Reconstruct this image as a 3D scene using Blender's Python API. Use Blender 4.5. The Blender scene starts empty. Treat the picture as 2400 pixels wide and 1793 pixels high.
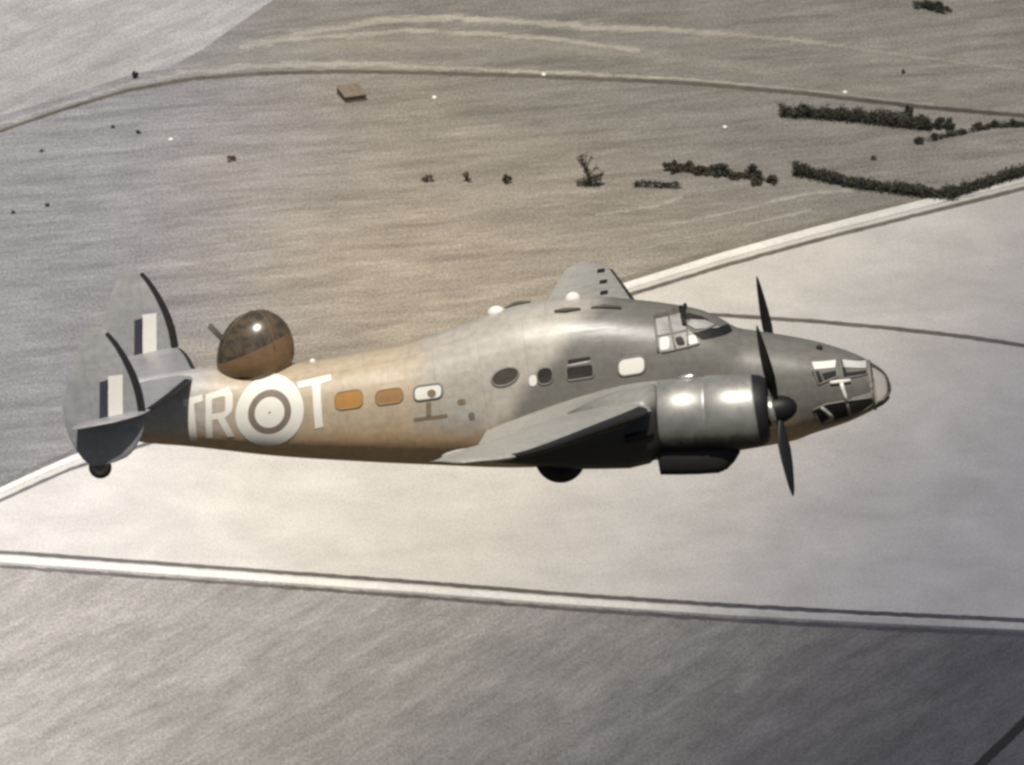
import bpy, bmesh, math, random
from mathutils import Vector, Matrix, Quaternion
random.seed(7)
R = math.radians
scene = bpy.context.scene
col = scene.collection

# ------------------------------------------------------------------ camera, sky, sun, exposure
CAM_H, CAM_DOWN = 370.0, 24.0
cd = bpy.data.cameras.new('camera')
cam = bpy.data.objects.new('camera', cd)
col.objects.link(cam)
cam.location = (0, 0, CAM_H)
cam.rotation_euler = (R(90 - CAM_DOWN), 0, 0)
cd.sensor_width = 36.0
cd.lens = 274.5
cd.clip_start, cd.clip_end = 1.0, 30000.0
cd.dof.use_dof = True
cd.dof.focus_distance = 150.0
cd.dof.aperture_fstop = 10.0
scene.camera = cam

SUN_DIR = Vector((-0.0860, -0.3107, 0.9466)).normalized()
world = bpy.data.worlds.new('World')
scene.world = world
world.use_nodes = True
wn = world.node_tree.nodes
sky = wn.new('ShaderNodeTexSky')
sky.sky_type = 'NISHITA'
sky.sun_disc = False
sky.sun_elevation = math.asin(SUN_DIR.z)
sky.sun_rotation = math.atan2(SUN_DIR.x, SUN_DIR.y)
sky.dust_density = 3.0
wn['Background'].inputs['Strength'].default_value = 0.05
world.node_tree.links.new(sky.outputs[0], wn['Background'].inputs['Color'])
sd = bpy.data.lights.new('sun', 'SUN')
sun = bpy.data.objects.new('sun', sd)
col.objects.link(sun)
sd.energy = 5.0
sd.angle = R(0.6)
sd.color = (1.0, 0.95, 0.87)
sun.rotation_euler = SUN_DIR.to_track_quat('Z', 'Y').to_euler()
sun.location = (0, 0, 600)
vs = scene.view_settings
vs.view_transform = 'Standard'
vs.look = 'None'
vs.exposure = -0.2
vs.gamma = 1.0
vs.use_curve_mapping = False
scene.cycles.filter_width = 2.9
scene.cycles.max_bounces = 8
scene.cycles.transparent_max_bounces = 16

# ------------------------------------------------------------------ material helpers
class NT:
    def __init__(s, name):
        s.m = bpy.data.materials.new(name)
        s.m.use_nodes = True
        s.t = s.m.node_tree
        s.n = s.t.nodes
        s.b = s.n['Principled BSDF']
    def node(s, kind, **kw):
        n = s.n.new('ShaderNode' + kind)
        for k, v in kw.items():
            setattr(n, k, v)
        return n
    def link(s, a, b):
        s.t.links.new(a, b)
    def val(s, sock, v):
        if hasattr(v, 'is_linked') or isinstance(v, bpy.types.NodeSocket):
            s.link(v, sock)
        else:
            sock.default_value = v
    def coord(s, rot=0, scale=(1, 1, 1), loc=(0, 0, 0)):
        c = s.node('TexCoord')
        r = s.node('Mapping')
        r.inputs['Rotation'].default_value = (0, 0, -rot)
        s.link(c.outputs['Object'], r.inputs['Vector'])
        m = s.node('Mapping')
        m.inputs['Scale'].default_value = scale
        m.inputs['Location'].default_value = loc
        s.link(r.outputs[0], m.inputs['Vector'])
        return m.outputs[0]
    def noise(s, vec, scale, detail=4, rough=0.55, dist=0):
        n = s.node('TexNoise')
        s.link(vec, n.inputs['Vector'])
        n.inputs['Scale'].default_value = scale
        n.inputs['Detail'].default_value = detail
        n.inputs['Roughness'].default_value = rough
        n.inputs['Distortion'].default_value = dist
        return n.outputs[0]
    def math(s, op, a, b=0.0, c=0.0, clamp=False):
        n = s.node('Math', operation=op, use_clamp=clamp)
        for i, v in enumerate((a, b, c)):
            if i < len(n.inputs):
                s.val(n.inputs[i], v)
        return n.outputs[0]
    def step(s, v, lo, hi, a=0.0, b=1.0):
        n = s.node('MapRange', interpolation_type='SMOOTHSTEP')
        s.val(n.inputs['Value'], v)
        for k, q in (('From Min', lo), ('From Max', hi), ('To Min', a), ('To Max', b)):
            s.val(n.inputs[k], q)
        return n.outputs[0]
    def lin(s, v, lo, hi, a, b):
        n = s.node('MapRange')
        s.val(n.inputs['Value'], v)
        for k, q in (('From Min', lo), ('From Max', hi), ('To Min', a), ('To Max', b)):
            s.val(n.inputs[k], q)
        return n.outputs[0]
    def mix(s, f, a, b, mode='MIX'):
        n = s.node('Mix', data_type='RGBA', blend_type=mode)
        s.val(n.inputs[0], f)
        for sock, v in ((n.inputs[6], a), (n.inputs[7], b)):
            if isinstance(v, bpy.types.NodeSocket):
                s.link(v, sock)
            else:
                sock.default_value = (v[0], v[1], v[2], 1)
        return n.outputs[2]
    def xyz(s):
        c = s.node('TexCoord')
        q = s.node('SeparateXYZ')
        s.link(c.outputs['Object'], q.inputs[0])
        return q.outputs
    def gain(s, colour, f):
        n = s.node('VectorMath', operation='SCALE')
        s.link(colour, n.inputs[0])
        s.val(n.inputs['Scale'], f)
        return n.outputs[0]
    def finish(s, colour, rough=0.9, spec=0.2, bump=None, bump_d=0.05, bump_s=0.5):
        if isinstance(colour, bpy.types.NodeSocket):
            s.link(colour, s.b.inputs['Base Color'])
        else:
            s.b.inputs['Base Color'].default_value = (*colour, 1)
        s.val(s.b.inputs['Roughness'], rough)
        s.b.inputs['Specular IOR Level'].default_value = spec
        if bump is not None:
            n = s.node('Bump')
            n.inputs['Strength'].default_value = bump_s
            n.inputs['Distance'].default_value = bump_d
            s.link(bump, n.inputs['Height'])
            s.link(n.outputs[0], s.b.inputs['Normal'])
        return s.m

def plain(name, c, rough=0.6, spec=0.3, var=0.12, scale=6.0, metal=0.0):
    t = NT(name)
    v = t.coord()
    n = t.noise(v, scale, 5, 0.6)
    g = t.lin(n, 0.25, 0.75, 1 - var, 1 + var)
    base = t.mix(0.0, c, c)
    t.b.inputs['Metallic'].default_value = metal
    return t.finish(t.gain(base, g), rough, spec)

def soil(name, tan, cool, dark, left, right, ang, sx, sy, streak=0.25, rscale=1.0, worn=0.0, grain=1.0, wander=45.0):
    """Worn airfield ground: three soils meeting along ragged lines, wind-drawn streaks, tufts and grit."""
    t = NT(name)
    p = t.xyz()
    v = t.coord()
    big = t.noise(v, 0.035, 4, 0.6, 0.6)
    wob = t.math('MULTIPLY', t.math('SUBTRACT', big, 0.5), wander)
    x, y = p[0], p[1]
    # painted lighting: cool cast on the left, fall-off to dark on the right
    ul = t.math('ADD', t.math('ADD', t.math('MULTIPLY', x, left[0]), t.math('MULTIPLY', y, left[1])), wob)
    ml = t.step(ul, left[2], left[3])
    ur = t.math('ADD', t.math('ADD', t.math('MULTIPLY', x, right[0]), t.math('MULTIPLY', y, right[1])), wob)
    mr = t.step(ur, right[2], right[3])
    c = t.mix(ml, tan, cool)
    c = t.mix(mr, c, dark)
    s1 = t.noise(t.coord(ang, (sx, sy, 1)), 1.0, 5, 0.62, 0.35)
    s2 = t.noise(t.coord(ang + 0.12, (sx * 2.6, sy * 2.2, 1)), 1.0, 3, 0.6)
    fine = t.noise(v, 2.6 * rscale, 4, 0.75)
    patch = t.noise(v, 0.11, 5, 0.62, 0.4)
    grit = t.noise(t.coord(0, (1, .5, 1)), 3.4 * rscale, 2, 0.8)
    s0 = t.noise(t.coord(ang + .05, (sx * .45, sy * .38, 1)), 1.0, 4, .6, .5)
    g = t.math('MULTIPLY', t.lin(s1, 0.25, 0.75, 1 - streak * .75, 1 + streak * .75), t.lin(s0, 0.28, 0.72, 1 - streak, 1 + streak))
    g = t.math('MULTIPLY', g, t.lin(s2, 0.25, 0.75, 1 - streak * .6, 1 + streak * .6))
    g = t.math('MULTIPLY', g, t.lin(patch, 0.25, 0.75, .87, 1.13))
    g = t.math('MULTIPLY', g, t.lin(fine, 0.25, 0.75, 1 - .17 * grain, 1 + .17 * grain))
    g = t.math('MULTIPLY', g, t.lin(grit, 0.2, 0.8, 1 - .42 * grain, 1 + .42 * grain))
    if worn:
        # the ribbon thins out towards its edges and in places along its length, letting the field through
        uv = t.node('UVMap'); q = t.node('SeparateXYZ'); t.link(uv.outputs[0], q.inputs[0])
        e = t.math('SUBTRACT', 1.0, t.math('ABSOLUTE', t.math('SUBTRACT', t.math('MULTIPLY', q.outputs[1], 2.0), 1.0)))
        nn = t.noise(t.coord(0.1, (.25, .6, 1)), 1.3, 5, .7, .4)
        al = t.math('MULTIPLY', t.step(t.math('ADD', e, t.math('MULTIPLY', t.math('SUBTRACT', nn, .5), 2.6)), 0.05, 0.85), worn, clamp=True)
        t.link(al, t.b.inputs['Alpha'])
    return t.finish(t.gain(c, g), 0.95, 0.1, fine, 0.15, 0.35)

# ------------------------------------------------------------------ object helpers
def link_mesh(name, me, mat, parent=None, smooth=False):
    o = bpy.data.objects.new(name, me)
    col.objects.link(o)
    if mat is not None:
        me.materials.append(mat)
    if parent is not None:
        o.parent = parent
    if smooth:
        for f in me.polygons:
            f.use_smooth = True
    return o

def obj(name, bm, mat, parent=None, smooth=False, angle=None):
    bmesh.ops.recalc_face_normals(bm, faces=bm.faces)
    me = bpy.data.meshes.new(name)
    bm.to_mesh(me)
    bm.free()
    o = link_mesh(name, me, mat, parent, smooth)
    if smooth and angle:
        try:
            me.set_sharp_from_angle(angle=R(angle))
        except Exception:
            pass
    return o

def tag(o, label=None, cat=None, group=None, kind=None):
    if label: o['label'] = label
    if cat: o['category'] = cat
    if group: o['group'] = group
    if kind: o['kind'] = kind
    return o

def empty(name, loc=(0, 0, 0)):
    o = bpy.data.objects.new(name, None)
    o.location = loc
    o.empty_display_size = 0.2
    col.objects.link(o)
    return o

def box(bm, c, s, rot=None):
    r = bmesh.ops.create_cube(bm, size=1.0)
    M = Matrix.Translation(c) @ (rot.to_4x4() if rot else Matrix()) @ Matrix.Diagonal((*s, 1))
    bmesh.ops.transform(bm, matrix=M, verts=r['verts'])
    return r['verts']

def loft(bm, rings, closed=True, cap0=True, cap1=True):
    vs_ = [[bm.verts.new(p) for p in r] for r in rings]
    n = len(rings[0])
    for a, b in zip(vs_, vs_[1:]):
        for i in range(n if closed else n - 1):
            j = (i + 1) % n
            bm.faces.new((a[i], a[j], b[j], b[i]))
    if closed and cap0: bm.faces.new(vs_[0][::-1])
    if closed and cap1: bm.faces.new(vs_[-1])
    return vs_

def tube(bm, pts, rad, n=8, close=False):
    pts = [Vector(p) for p in pts]
    rings = []
    m = len(pts)
    for i, p in enumerate(pts):
        if close:
            d = pts[(i + 1) % m] - pts[i - 1]
        else:
            d = pts[min(i + 1, m - 1)] - pts[max(i - 1, 0)]
        q = d.to_track_quat('Z', 'Y')
        r = rad[i] if isinstance(rad, (list, tuple)) else rad
        rings.append([p + q @ Vector((r * math.cos(2 * math.pi * k / n), r * math.sin(2 * math.pi * k / n), 0)) for k in range(n)])
    if close:
        v = [[bm.verts.new(q) for q in r] for r in rings]
        for a, b in zip(v, v[1:] + v[:1]):
            for i in range(n):
                j = (i + 1) % n
                try: bm.faces.new((a[i], a[j], b[j], b[i]))
                except ValueError: pass
    else:
        loft(bm, rings)

def lathe(bm, prof, axis_o, axis_d, n=32, caps=True):
    """prof: (distance along axis, radius)"""
    q = Vector(axis_d).normalized().to_track_quat('Z', 'Y')
    o = Vector(axis_o)
    rings = [[o + q @ Vector((r * math.cos(2 * math.pi * k / n), r * math.sin(2 * math.pi * k / n), t)) for k in range(n)] for t, r in prof]
    loft(bm, rings, True, caps, caps)

def pchip(tab):
    x = [t[0] for t in tab]; y = [t[1] for t in tab]
    h = [b - a for a, b in zip(x, x[1:])]
    d = [(b - a) / q for a, b, q in zip(y, y[1:], h)]
    m = [d[0]] + [0 if d[i - 1] * d[i] <= 0 else 2 * d[i - 1] * d[i] / (d[i - 1] + d[i]) for i in range(1, len(x) - 1)] + [d[-1]]
    def g(v):
        v = min(max(v, x[0]), x[-1])
        i = 0
        while i < len(h) - 1 and v > x[i + 1]: i += 1
        t = (v - x[i]) / h[i]
        return ((2*t**3 - 3*t*t + 1) * y[i] + (t**3 - 2*t*t + t) * h[i] * m[i]
                + (-2*t**3 + 3*t*t) * y[i+1] + (t**3 - t*t) * h[i] * m[i+1])
    return g

# ------------------------------------------------------------------ survey tables (metres)
UPPER_KERB = ([(-69.03, 788.98), (-62.37, 796.34), (-57.88, 801.5), (-54.26, 805.79), (-50.37, 810.12), (-44.04, 815.43), (-36.91, 821.17), (-18.96, 834.94), (0.0, 849.36), (14.33, 860.81), (25.82, 869.73), (36.4, 877.06), (49.81, 885.59), (63.43, 894.13), (80.08, 904.64)], [(-68.93, 787.58), (-62.28, 794.89), (-57.79, 800.01), (-54.18, 804.26), (-50.29, 808.56), (-43.97, 813.82), (-36.85, 819.5), (-18.93, 833.13), (0.0, 847.4), (14.31, 858.73), (25.77, 867.55), (36.33, 874.8), (49.7, 883.22), (63.28, 891.65), (79.88, 902.02)])
UPPER_GUTTER = ([(-68.84, 786.26), (-62.19, 793.57), (-57.71, 798.69), (-54.1, 802.95), (-50.22, 807.24), (-43.91, 812.52), (-36.8, 818.21), (-18.91, 831.87), (0.0, 846.17), (14.29, 857.52), (25.74, 866.37), (36.29, 873.64), (49.65, 882.09), (63.22, 890.55), (79.8, 900.96)], [(-68.77, 785.39), (-62.13, 792.67), (-57.66, 797.78), (-54.05, 802.02), (-50.17, 806.3), (-43.86, 811.55), (-36.76, 817.21), (-18.89, 830.81), (0.0, 845.04), (14.27, 856.33), (25.71, 865.14), (36.24, 872.36), (49.58, 880.77), (63.13, 889.18), (79.69, 899.53)])
UPPER_VERGE = ([(-69.18, 790.95), (-62.5, 798.34), (-58.0, 803.52), (-54.38, 807.82), (-50.47, 812.17), (-44.13, 817.5), (-36.99, 823.26), (-19.0, 837.08), (0.0, 851.55), (14.37, 863.04), (25.88, 872.0), (36.49, 879.36), (49.92, 887.92), (63.57, 896.48), (80.25, 907.03)], [(-69.07, 789.43), (-62.4, 796.76), (-57.91, 801.91), (-54.28, 806.18), (-50.39, 810.49), (-44.05, 815.78), (-36.92, 821.49), (-18.97, 835.18), (0.0, 849.52), (14.34, 860.9), (25.82, 869.77), (36.4, 877.05), (49.81, 885.52), (63.42, 893.99), (80.06, 904.42)])
LOWER_KERB = ([(-68.74, 784.89), (-56.81, 783.55), (-33.0, 779.55), (-9.39, 775.48), (7.02, 772.42), (23.33, 769.82), (39.57, 767.76), (55.76, 766.03), (69.58, 764.53)], [(-68.62, 783.2), (-56.71, 781.89), (-32.94, 777.95), (-9.37, 773.94), (7.01, 770.92), (23.29, 768.36), (39.51, 766.34), (55.67, 764.65), (69.48, 763.17)])
LOWER_GUTTER = ([(-68.86, 786.54), (-56.91, 785.21), (-33.06, 781.25), (-9.4, 777.21), (7.03, 774.17), (23.37, 771.59), (39.64, 769.55), (55.87, 767.85), (69.72, 766.37)], [(-68.79, 785.56), (-56.85, 784.21), (-33.02, 780.21), (-9.39, 776.13), (7.02, 773.07), (23.34, 770.46), (39.6, 768.4), (55.8, 766.67), (69.63, 765.17)])
LOWER_VERGE = ([(-68.58, 782.64), (-56.67, 781.34), (-32.92, 777.42), (-9.37, 773.42), (7.0, 770.41), (23.28, 767.86), (39.49, 765.85), (55.65, 764.17), (69.45, 762.7)], [(-68.52, 781.91), (-56.63, 780.56), (-32.89, 776.58), (-9.36, 772.52), (7.0, 769.48), (23.25, 766.88), (39.44, 764.83), (55.58, 763.11), (69.36, 761.6)])
RUNWAY = [(-68.94, 787.72), (-62.29, 795.05), (-57.8, 800.18), (-54.19, 804.45), (-50.3, 808.75), (-43.97, 814.04), (-36.86, 819.74), (-18.93, 833.42), (0.0, 847.75), (14.31, 859.12), (25.78, 867.98), (36.34, 875.26), (49.72, 883.73), (63.32, 892.2), (79.92, 902.63), (69.57, 764.38), (55.75, 765.87), (39.56, 767.58), (23.32, 769.62), (7.02, 772.21), (-9.38, 775.25), (-32.99, 779.3), (-56.79, 783.27), (-68.72, 784.6)]
LFIELD = [(-68.64, 783.49), (-56.72, 782.16), (-32.95, 778.2), (-9.37, 774.17), (7.01, 771.13), (23.29, 768.55), (39.52, 766.51), (55.68, 764.81), (69.49, 763.32), (66.03, 717.02), (-63.83, 717.02)]
JOINT = ([(22.32, 851.49), (24.85, 851.24), (35.44, 849.48), (43.47, 847.72), (52.93, 845.09), (60.33, 842.34), (74.99, 836.77)], [(22.3, 850.34), (24.82, 850.08), (35.4, 848.29), (43.41, 846.51), (52.87, 843.86), (60.25, 841.09), (74.9, 835.49)])
DITCH = ([(-74.29, 898.28), (-64.33, 909.12), (-56.68, 916.58), (-48.87, 922.96), (-40.87, 926.92), (-32.75, 928.7), (-21.85, 929.45), (-10.92, 929.02), (2.73, 927.86), (21.77, 925.67), (37.97, 921.75), (51.33, 917.56), (64.65, 914.41), (80.53, 910.71)], [(-74.22, 897.19), (-64.26, 907.99), (-56.62, 915.41), (-48.81, 921.76), (-40.83, 925.7), (-32.71, 927.45), (-21.82, 928.17), (-10.91, 927.72), (2.72, 926.53), (21.75, 924.31), (37.92, 920.36), (51.26, 916.15), (64.56, 912.98), (80.42, 909.25)])
TRACK = ([(-74.6, 902.63), (-64.53, 912.55), (-56.81, 919.17), (-48.49, 926.6), (-42.64, 930.29), (-32.89, 933.25), (-21.93, 933.7), (-10.95, 931.91), (2.73, 929.99), (21.81, 927.34), (38.01, 922.95), (51.36, 918.3)], [(-74.28, 898.15), (-64.32, 908.98), (-56.67, 916.42), (-48.86, 922.8), (-40.87, 926.75), (-32.75, 928.51), (-21.84, 929.25), (-10.92, 928.81), (2.73, 927.63), (21.77, 925.43), (37.96, 921.63), (51.33, 917.58)])
TRACK2 = ([(-35.29, 939.94), (-28.23, 944.05), (-22.2, 946.99), (-16.19, 949.8), (-8.12, 949.82), (0.0, 948.77), (9.98, 946.48), (22.16, 945.06), (35.91, 941.82), (47.95, 936.81), (57.56, 933.38), (65.62, 930.73), (81.6, 925.03)], [(-35.11, 934.33), (-28.09, 938.63), (-22.09, 941.73), (-16.12, 944.71), (-8.09, 944.99), (0.0, 944.2), (9.95, 942.25), (22.08, 941.23), (35.8, 938.44), (47.82, 933.86), (57.42, 930.75), (65.48, 928.37), (81.47, 923.2)])
TRACK3 = ([(-30.92, 941.43), (-22.12, 942.89), (-13.85, 944.81), (-5.53, 943.86), (5.52, 941.68), (16.51, 937.41)], [(-30.83, 937.92), (-22.05, 939.48), (-13.81, 941.48), (-5.52, 940.62), (5.51, 938.58), (16.46, 934.46)])
RUT = ([(10.2, 882.76), (12.56, 883.3), (14.4, 883.97), (17.3, 885.32), (21.03, 888.45)], [(10.17, 880.37), (12.53, 880.92), (14.36, 881.6), (17.26, 882.95), (20.98, 886.08)])
RUT2 = ([(18.76, 879.33), (22.97, 881.2), (28.54, 884.42), (33.09, 887.39), (36.3, 889.16), (42.14, 890.36)], [(18.72, 877.08), (22.93, 878.97), (28.48, 882.23), (33.02, 885.23), (36.23, 887.01), (42.05, 888.26)])
RUT3 = ([(15.52, 871.74), (20.76, 875.04), (28.14, 879.02), (36.65, 884.11)], [(15.49, 869.5), (20.72, 872.82), (28.08, 876.85), (36.58, 881.99)])
CORNER = ([(43.99, 723.59), (48.81, 733.12), (51.48, 738.22), (54.02, 743.07), (58.13, 750.65)], [(44.62, 722.03), (49.44, 731.54), (52.11, 736.61), (54.65, 741.45), (58.75, 749.0)])
PALEFIELD = [(-86.77, 994.1), (-17.21, 984.25), (-31.28, 954.15), (-35.48, 945.72), (-40.12, 936.23), (-43.99, 929.99), (-48.55, 927.93), (-56.88, 920.33), (-64.6, 913.69), (-74.65, 903.33)]
BUSHES = [(-10.45, 892.2, 1.25, 1.1), (-5.54, 892.2, 1.25, 1.5), (-0.69, 891.92, 1.4, 1.5), (-48.22, 926.75, 1.1, 1.1), (-50.15, 909.69, 0.5, 0.5), (-46.86, 907.99, 0.6, 0.5), (-58.73, 901.78, 0.5, 0.45), (-57.02, 884.14, 0.55, 0.55), (-61.13, 881.97, 0.6, 0.55), (-34.79, 899.13, 1.7, 0.6), (44.99, 899.27, 0.8, 0.7), (50.99, 904.74, 1.4, 0.9), (52.9, 905.72, 1.3, 1.1), (54.78, 906.86, 1.3, 1.0), (56.59, 907.71, 1.0, 0.9), (54.32, 951.37, 3.5, 1.5), (55.93, 950.15, 2.5, 1.1), (49.98, 928.22, 0.6, 0.7), (58.56, 909.41, 1.5, 1.0), (60.62, 909.84, 1.7, 1.1), (62.89, 910.26, 1.7, 1.0), (20.0, 895.37, 1.5, 1.8), (21.81, 895.65, 1.8, 1.4), (23.8, 894.54, 1.7, 1.5), (25.9, 893.99, 2.0, 1.7), (27.73, 893.16, 1.3, 1.0), (29.59, 893.71, 1.7, 1.8), (31.95, 891.51, 1.3, 1.3), (30.31, 891.23, 1.2, 0.7), (49.91, 912.55, 1.7, 2.1), (51.8, 910.55, 1.7, 1.7), (53.64, 909.69, 1.8, 1.8), (54.96, 909.41, 1.4, 1.8)]
BIG = [(9.75, 890.68)]
LOW = [(15.01, 890.41), (17.64, 890.14), (20.64, 889.86)]
H1 = [(33.81, 913.69), (37.67, 913.41), (41.94, 912.26), (46.19, 911.12), (49.89, 909.98), (52.54, 909.12)]
H2 = [(34.79, 894.27), (38.01, 892.89), (42.14, 890.41), (46.29, 889.04), (50.42, 887.4), (54.58, 886.58)]
H3 = [(53.27, 886.58), (55.72, 888.22), (59.57, 891.23), (63.42, 893.99), (67.85, 897.04)]
POSTS = [(-42.74, 905.44), (-9.85, 919.46), (4.09, 927.34), (26.81, 909.55), (42.34, 921.34)]
HUT = [(-22.24, 921.78), (-19.14, 924.41), (-18.57, 919.75), (-21.59, 916.57), (-20.36, 920.04)]
TRACK4 = ([(-39.52, 934.74), (-30.9, 940.48), (-22.12, 943.25), (-11.07, 944.14), (0.0, 943.22), (16.53, 939.13), (32.87, 932.69), (46.32, 926.84), (59.64, 921.35)], [(-39.09, 922.95), (-30.58, 929.06), (-21.91, 932.26), (-10.97, 933.76), (0.0, 933.47), (16.4, 930.38), (32.64, 924.95), (46.03, 919.94), (59.31, 915.27)])
TOP = [(-8.4, 1.05), (-7.4, 1.22), (-6.131, 1.243), (-4.819, 1.095), (-3.7, 1.051), (-2.736, 1.082), (-2.133, 1.1), (-1.117, 1.258), (-0.274, 1.433), (0.469, 1.555), (1.097, 1.544), (1.976, 1.443), (2.694, 1.267), (3.169, 1.136), (3.796, 0.914), (4.172, 0.672), (4.429, 0.465), (4.861, 0.323), (5.804, 0.003), (6.573, -0.366), (6.913, -0.619), (7.072, -0.77), (7.153, -0.891), (7.191, -1.065)]
BOT = [(-8.4, 0.5), (-7.265, -0.0), (-6.379, -0.211), (-5.898, -0.334), (-4.776, -0.631), (-3.082, -0.998), (-1.869, -1.24), (0.155, -1.606), (2.0, -1.78), (3.6, -1.88), (5.186, -1.842), (5.529, -1.767), (6.295, -1.63), (6.816, -1.472), (6.99, -1.414), (7.103, -1.322), (7.161, -1.213), (7.191, -1.165)]
WID = [(-8.4, 0.1), (-7.5, 0.36), (-6.4, 0.56), (-5, 0.76), (-3.5, 0.94), (-2, 1.05), (0, 1.14), (2.5, 1.14), (4, 1.06), (5, 0.98), (6, 0.84), (6.6, 0.68), (6.95, 0.52), (7.1, 0.4), (7.151, 0.24), (7.191, 0.06)]

# ------------------------------------------------------------------ ground
GX = 9000.0
def sheet(name, pts, z, mat, kind='structure'):
    """flat sheet from an outline (list of ground points), or a ribbon from a pair of edge lines"""
    bm = bmesh.new()
    if isinstance(pts, tuple):
        a = [bm.verts.new((x, y, z)) for x, y in pts[0]]
        b = [bm.verts.new((x, y, z)) for x, y in pts[1]]
        uv = bm.loops.layers.uv.new('UVMap')
        for i in range(len(a) - 1):
            f = bm.faces.new((a[i], a[i+1], b[i+1], b[i]))
            for l, q in zip(f.loops, ((i, 0), (i + 1, 0), (i + 1, 1), (i, 1))): l[uv].uv = q
    else:
        bm.faces.new([bm.verts.new((x, y, z)) for x, y in pts])
        bmesh.ops.triangulate(bm, faces=bm.faces)
    for f in bm.faces:
        f.normal_update()
    if sum(f.normal.z for f in bm.faces) < 0:
        for f in bm.faces: f.normal_flip()
    me = bpy.data.meshes.new(name)
    bm.to_mesh(me); bm.free()
    o = link_mesh(name, me, mat)
    return tag(o, kind=kind)

def ext(line, d=260.0, d0=None):
    a, b = Vector(line[0]), Vector(line[1])
    s = a + (a - b).normalized() * (d if d0 is None else d0)
    a, b = Vector(line[-1]), Vector(line[-2])
    e = a + (a - b).normalized() * d
    return [tuple(s)] + list(line) + [tuple(e)]
def ext2(p, d=260.0, d0=None):
    return ext(p[0], d, d0), ext(p[1], d, d0)
MEET = 3.0        # the two kerbs run together just past the left of the runway

def ragged(p, amp, step=1.2, seed=0):
    """ribbon whose two edges wander a little, as worn earth does"""
    rnd = random.Random(seed)
    out = []
    for line in p:
        q = []
        for (x0, y0), (x1, y1) in zip(line, line[1:]):
            n = max(1, int(math.hypot(x1 - x0, y1 - y0) / step))
            for i in range(n):
                t = i / n
                q.append((x0 + (x1 - x0) * t, y0 + (y1 - y0) * t))
        q.append(line[-1])
        out.append(q)
    n = min(len(out[0]), len(out[1]))
    res = []
    for q in out:
        m = len(q)
        r = []
        for i in range(n):
            f = i * (m - 1) / (n - 1)
            k = min(int(f), m - 2); u = f - k
            x = q[k][0] * (1 - u) + q[k+1][0] * u; y = q[k][1] * (1 - u) + q[k+1][1] * u
            r.append((x, y + rnd.uniform(-amp, amp)))
        res.append(r)
    return tuple(res)

TAN, COOL, DIMMED = (.305, .262, .202), (.232, .226, .236), (.168, .158, .140)  # warm, cool and dim tones carry uneven lighting across the field
M_unseen = plain('dark_heath', (.058, .055, .042), .95, .1, .3, .05)  # unseen ground made dark to cut bounce light under the aeroplane
M_ground = soil('dry_airfield_earth', TAN, COOL, DIMMED, (-1, 0.1, 98, 138), (1, .7, 582, 672), R(12), .12, .8, .22, grain=1.25, wander=22)
M_pale = soil('pale_stubble', (.305, .296, .292), (.325, .317, .315), (.27, .256, .235), (-1, 0, -60, 20), (1, 0, 50, 90), R(50), .12, .6, .16, grain=1.15)
M_lower = soil('dry_grass', (.315, .296, .268), (.39, .37, .355), (.046, .047, .058), (-1, 0, 22, 64), (1, -.42, -372, -262), R(52), .16, .85, .19, grain=1.1, wander=18)  # dark end at lower right is lighting fall-off put into the grass colour
M_run = soil('pale_runway_concrete', (.565, .53, .46), (.63, .605, .575), (.18, .178, .20), (-1, 0, 10, 50), (1, -.42, -368, -268), 0.1, .05, .2, .04, 1.3, grain=.6, wander=16)  # pale left to grey right: lighting fall-off put into the concrete colour
M_kerb = soil('whitewashed_concrete', (.72, .69, .62), (.80, .77, .74), (.17, .17, .19), (-1, 0, 10, 50), (1, -.42, -362, -275), 0, .2, .2, .06, grain=.4)  # grey right end carries the same painted lighting fall-off
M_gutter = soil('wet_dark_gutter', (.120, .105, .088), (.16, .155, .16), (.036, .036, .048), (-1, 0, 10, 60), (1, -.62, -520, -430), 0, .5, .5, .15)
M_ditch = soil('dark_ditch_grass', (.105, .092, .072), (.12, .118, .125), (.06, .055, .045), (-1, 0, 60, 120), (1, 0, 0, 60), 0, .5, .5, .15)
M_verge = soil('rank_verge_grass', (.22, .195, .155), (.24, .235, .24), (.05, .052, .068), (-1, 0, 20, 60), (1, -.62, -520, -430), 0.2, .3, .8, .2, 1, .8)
M_track = soil('bare_dirt', (.36, .33, .275), (.345, .335, .33), (.235, .218, .185), (-1, 0, 15, 60), (1, 0, 0, 62), 0.1, .12, .6, .12, 1, .85)
M_faint = soil('thin_pale_grass', (.34, .315, .265), (.33, .32, .315), (.24, .222, .19), (-1, 0, 15, 60), (1, 0, 0, 62), 0.1, .12, .6, .12, 1, .55)
M_rut = soil('worn_pale_earth', (.34, .318, .27), (.34, .318, .27), (.29, .27, .235), (-1, 0, 60, 90), (1, 0, 40, 80), 0.5, .3, .8, .15, 1, .75)

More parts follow.
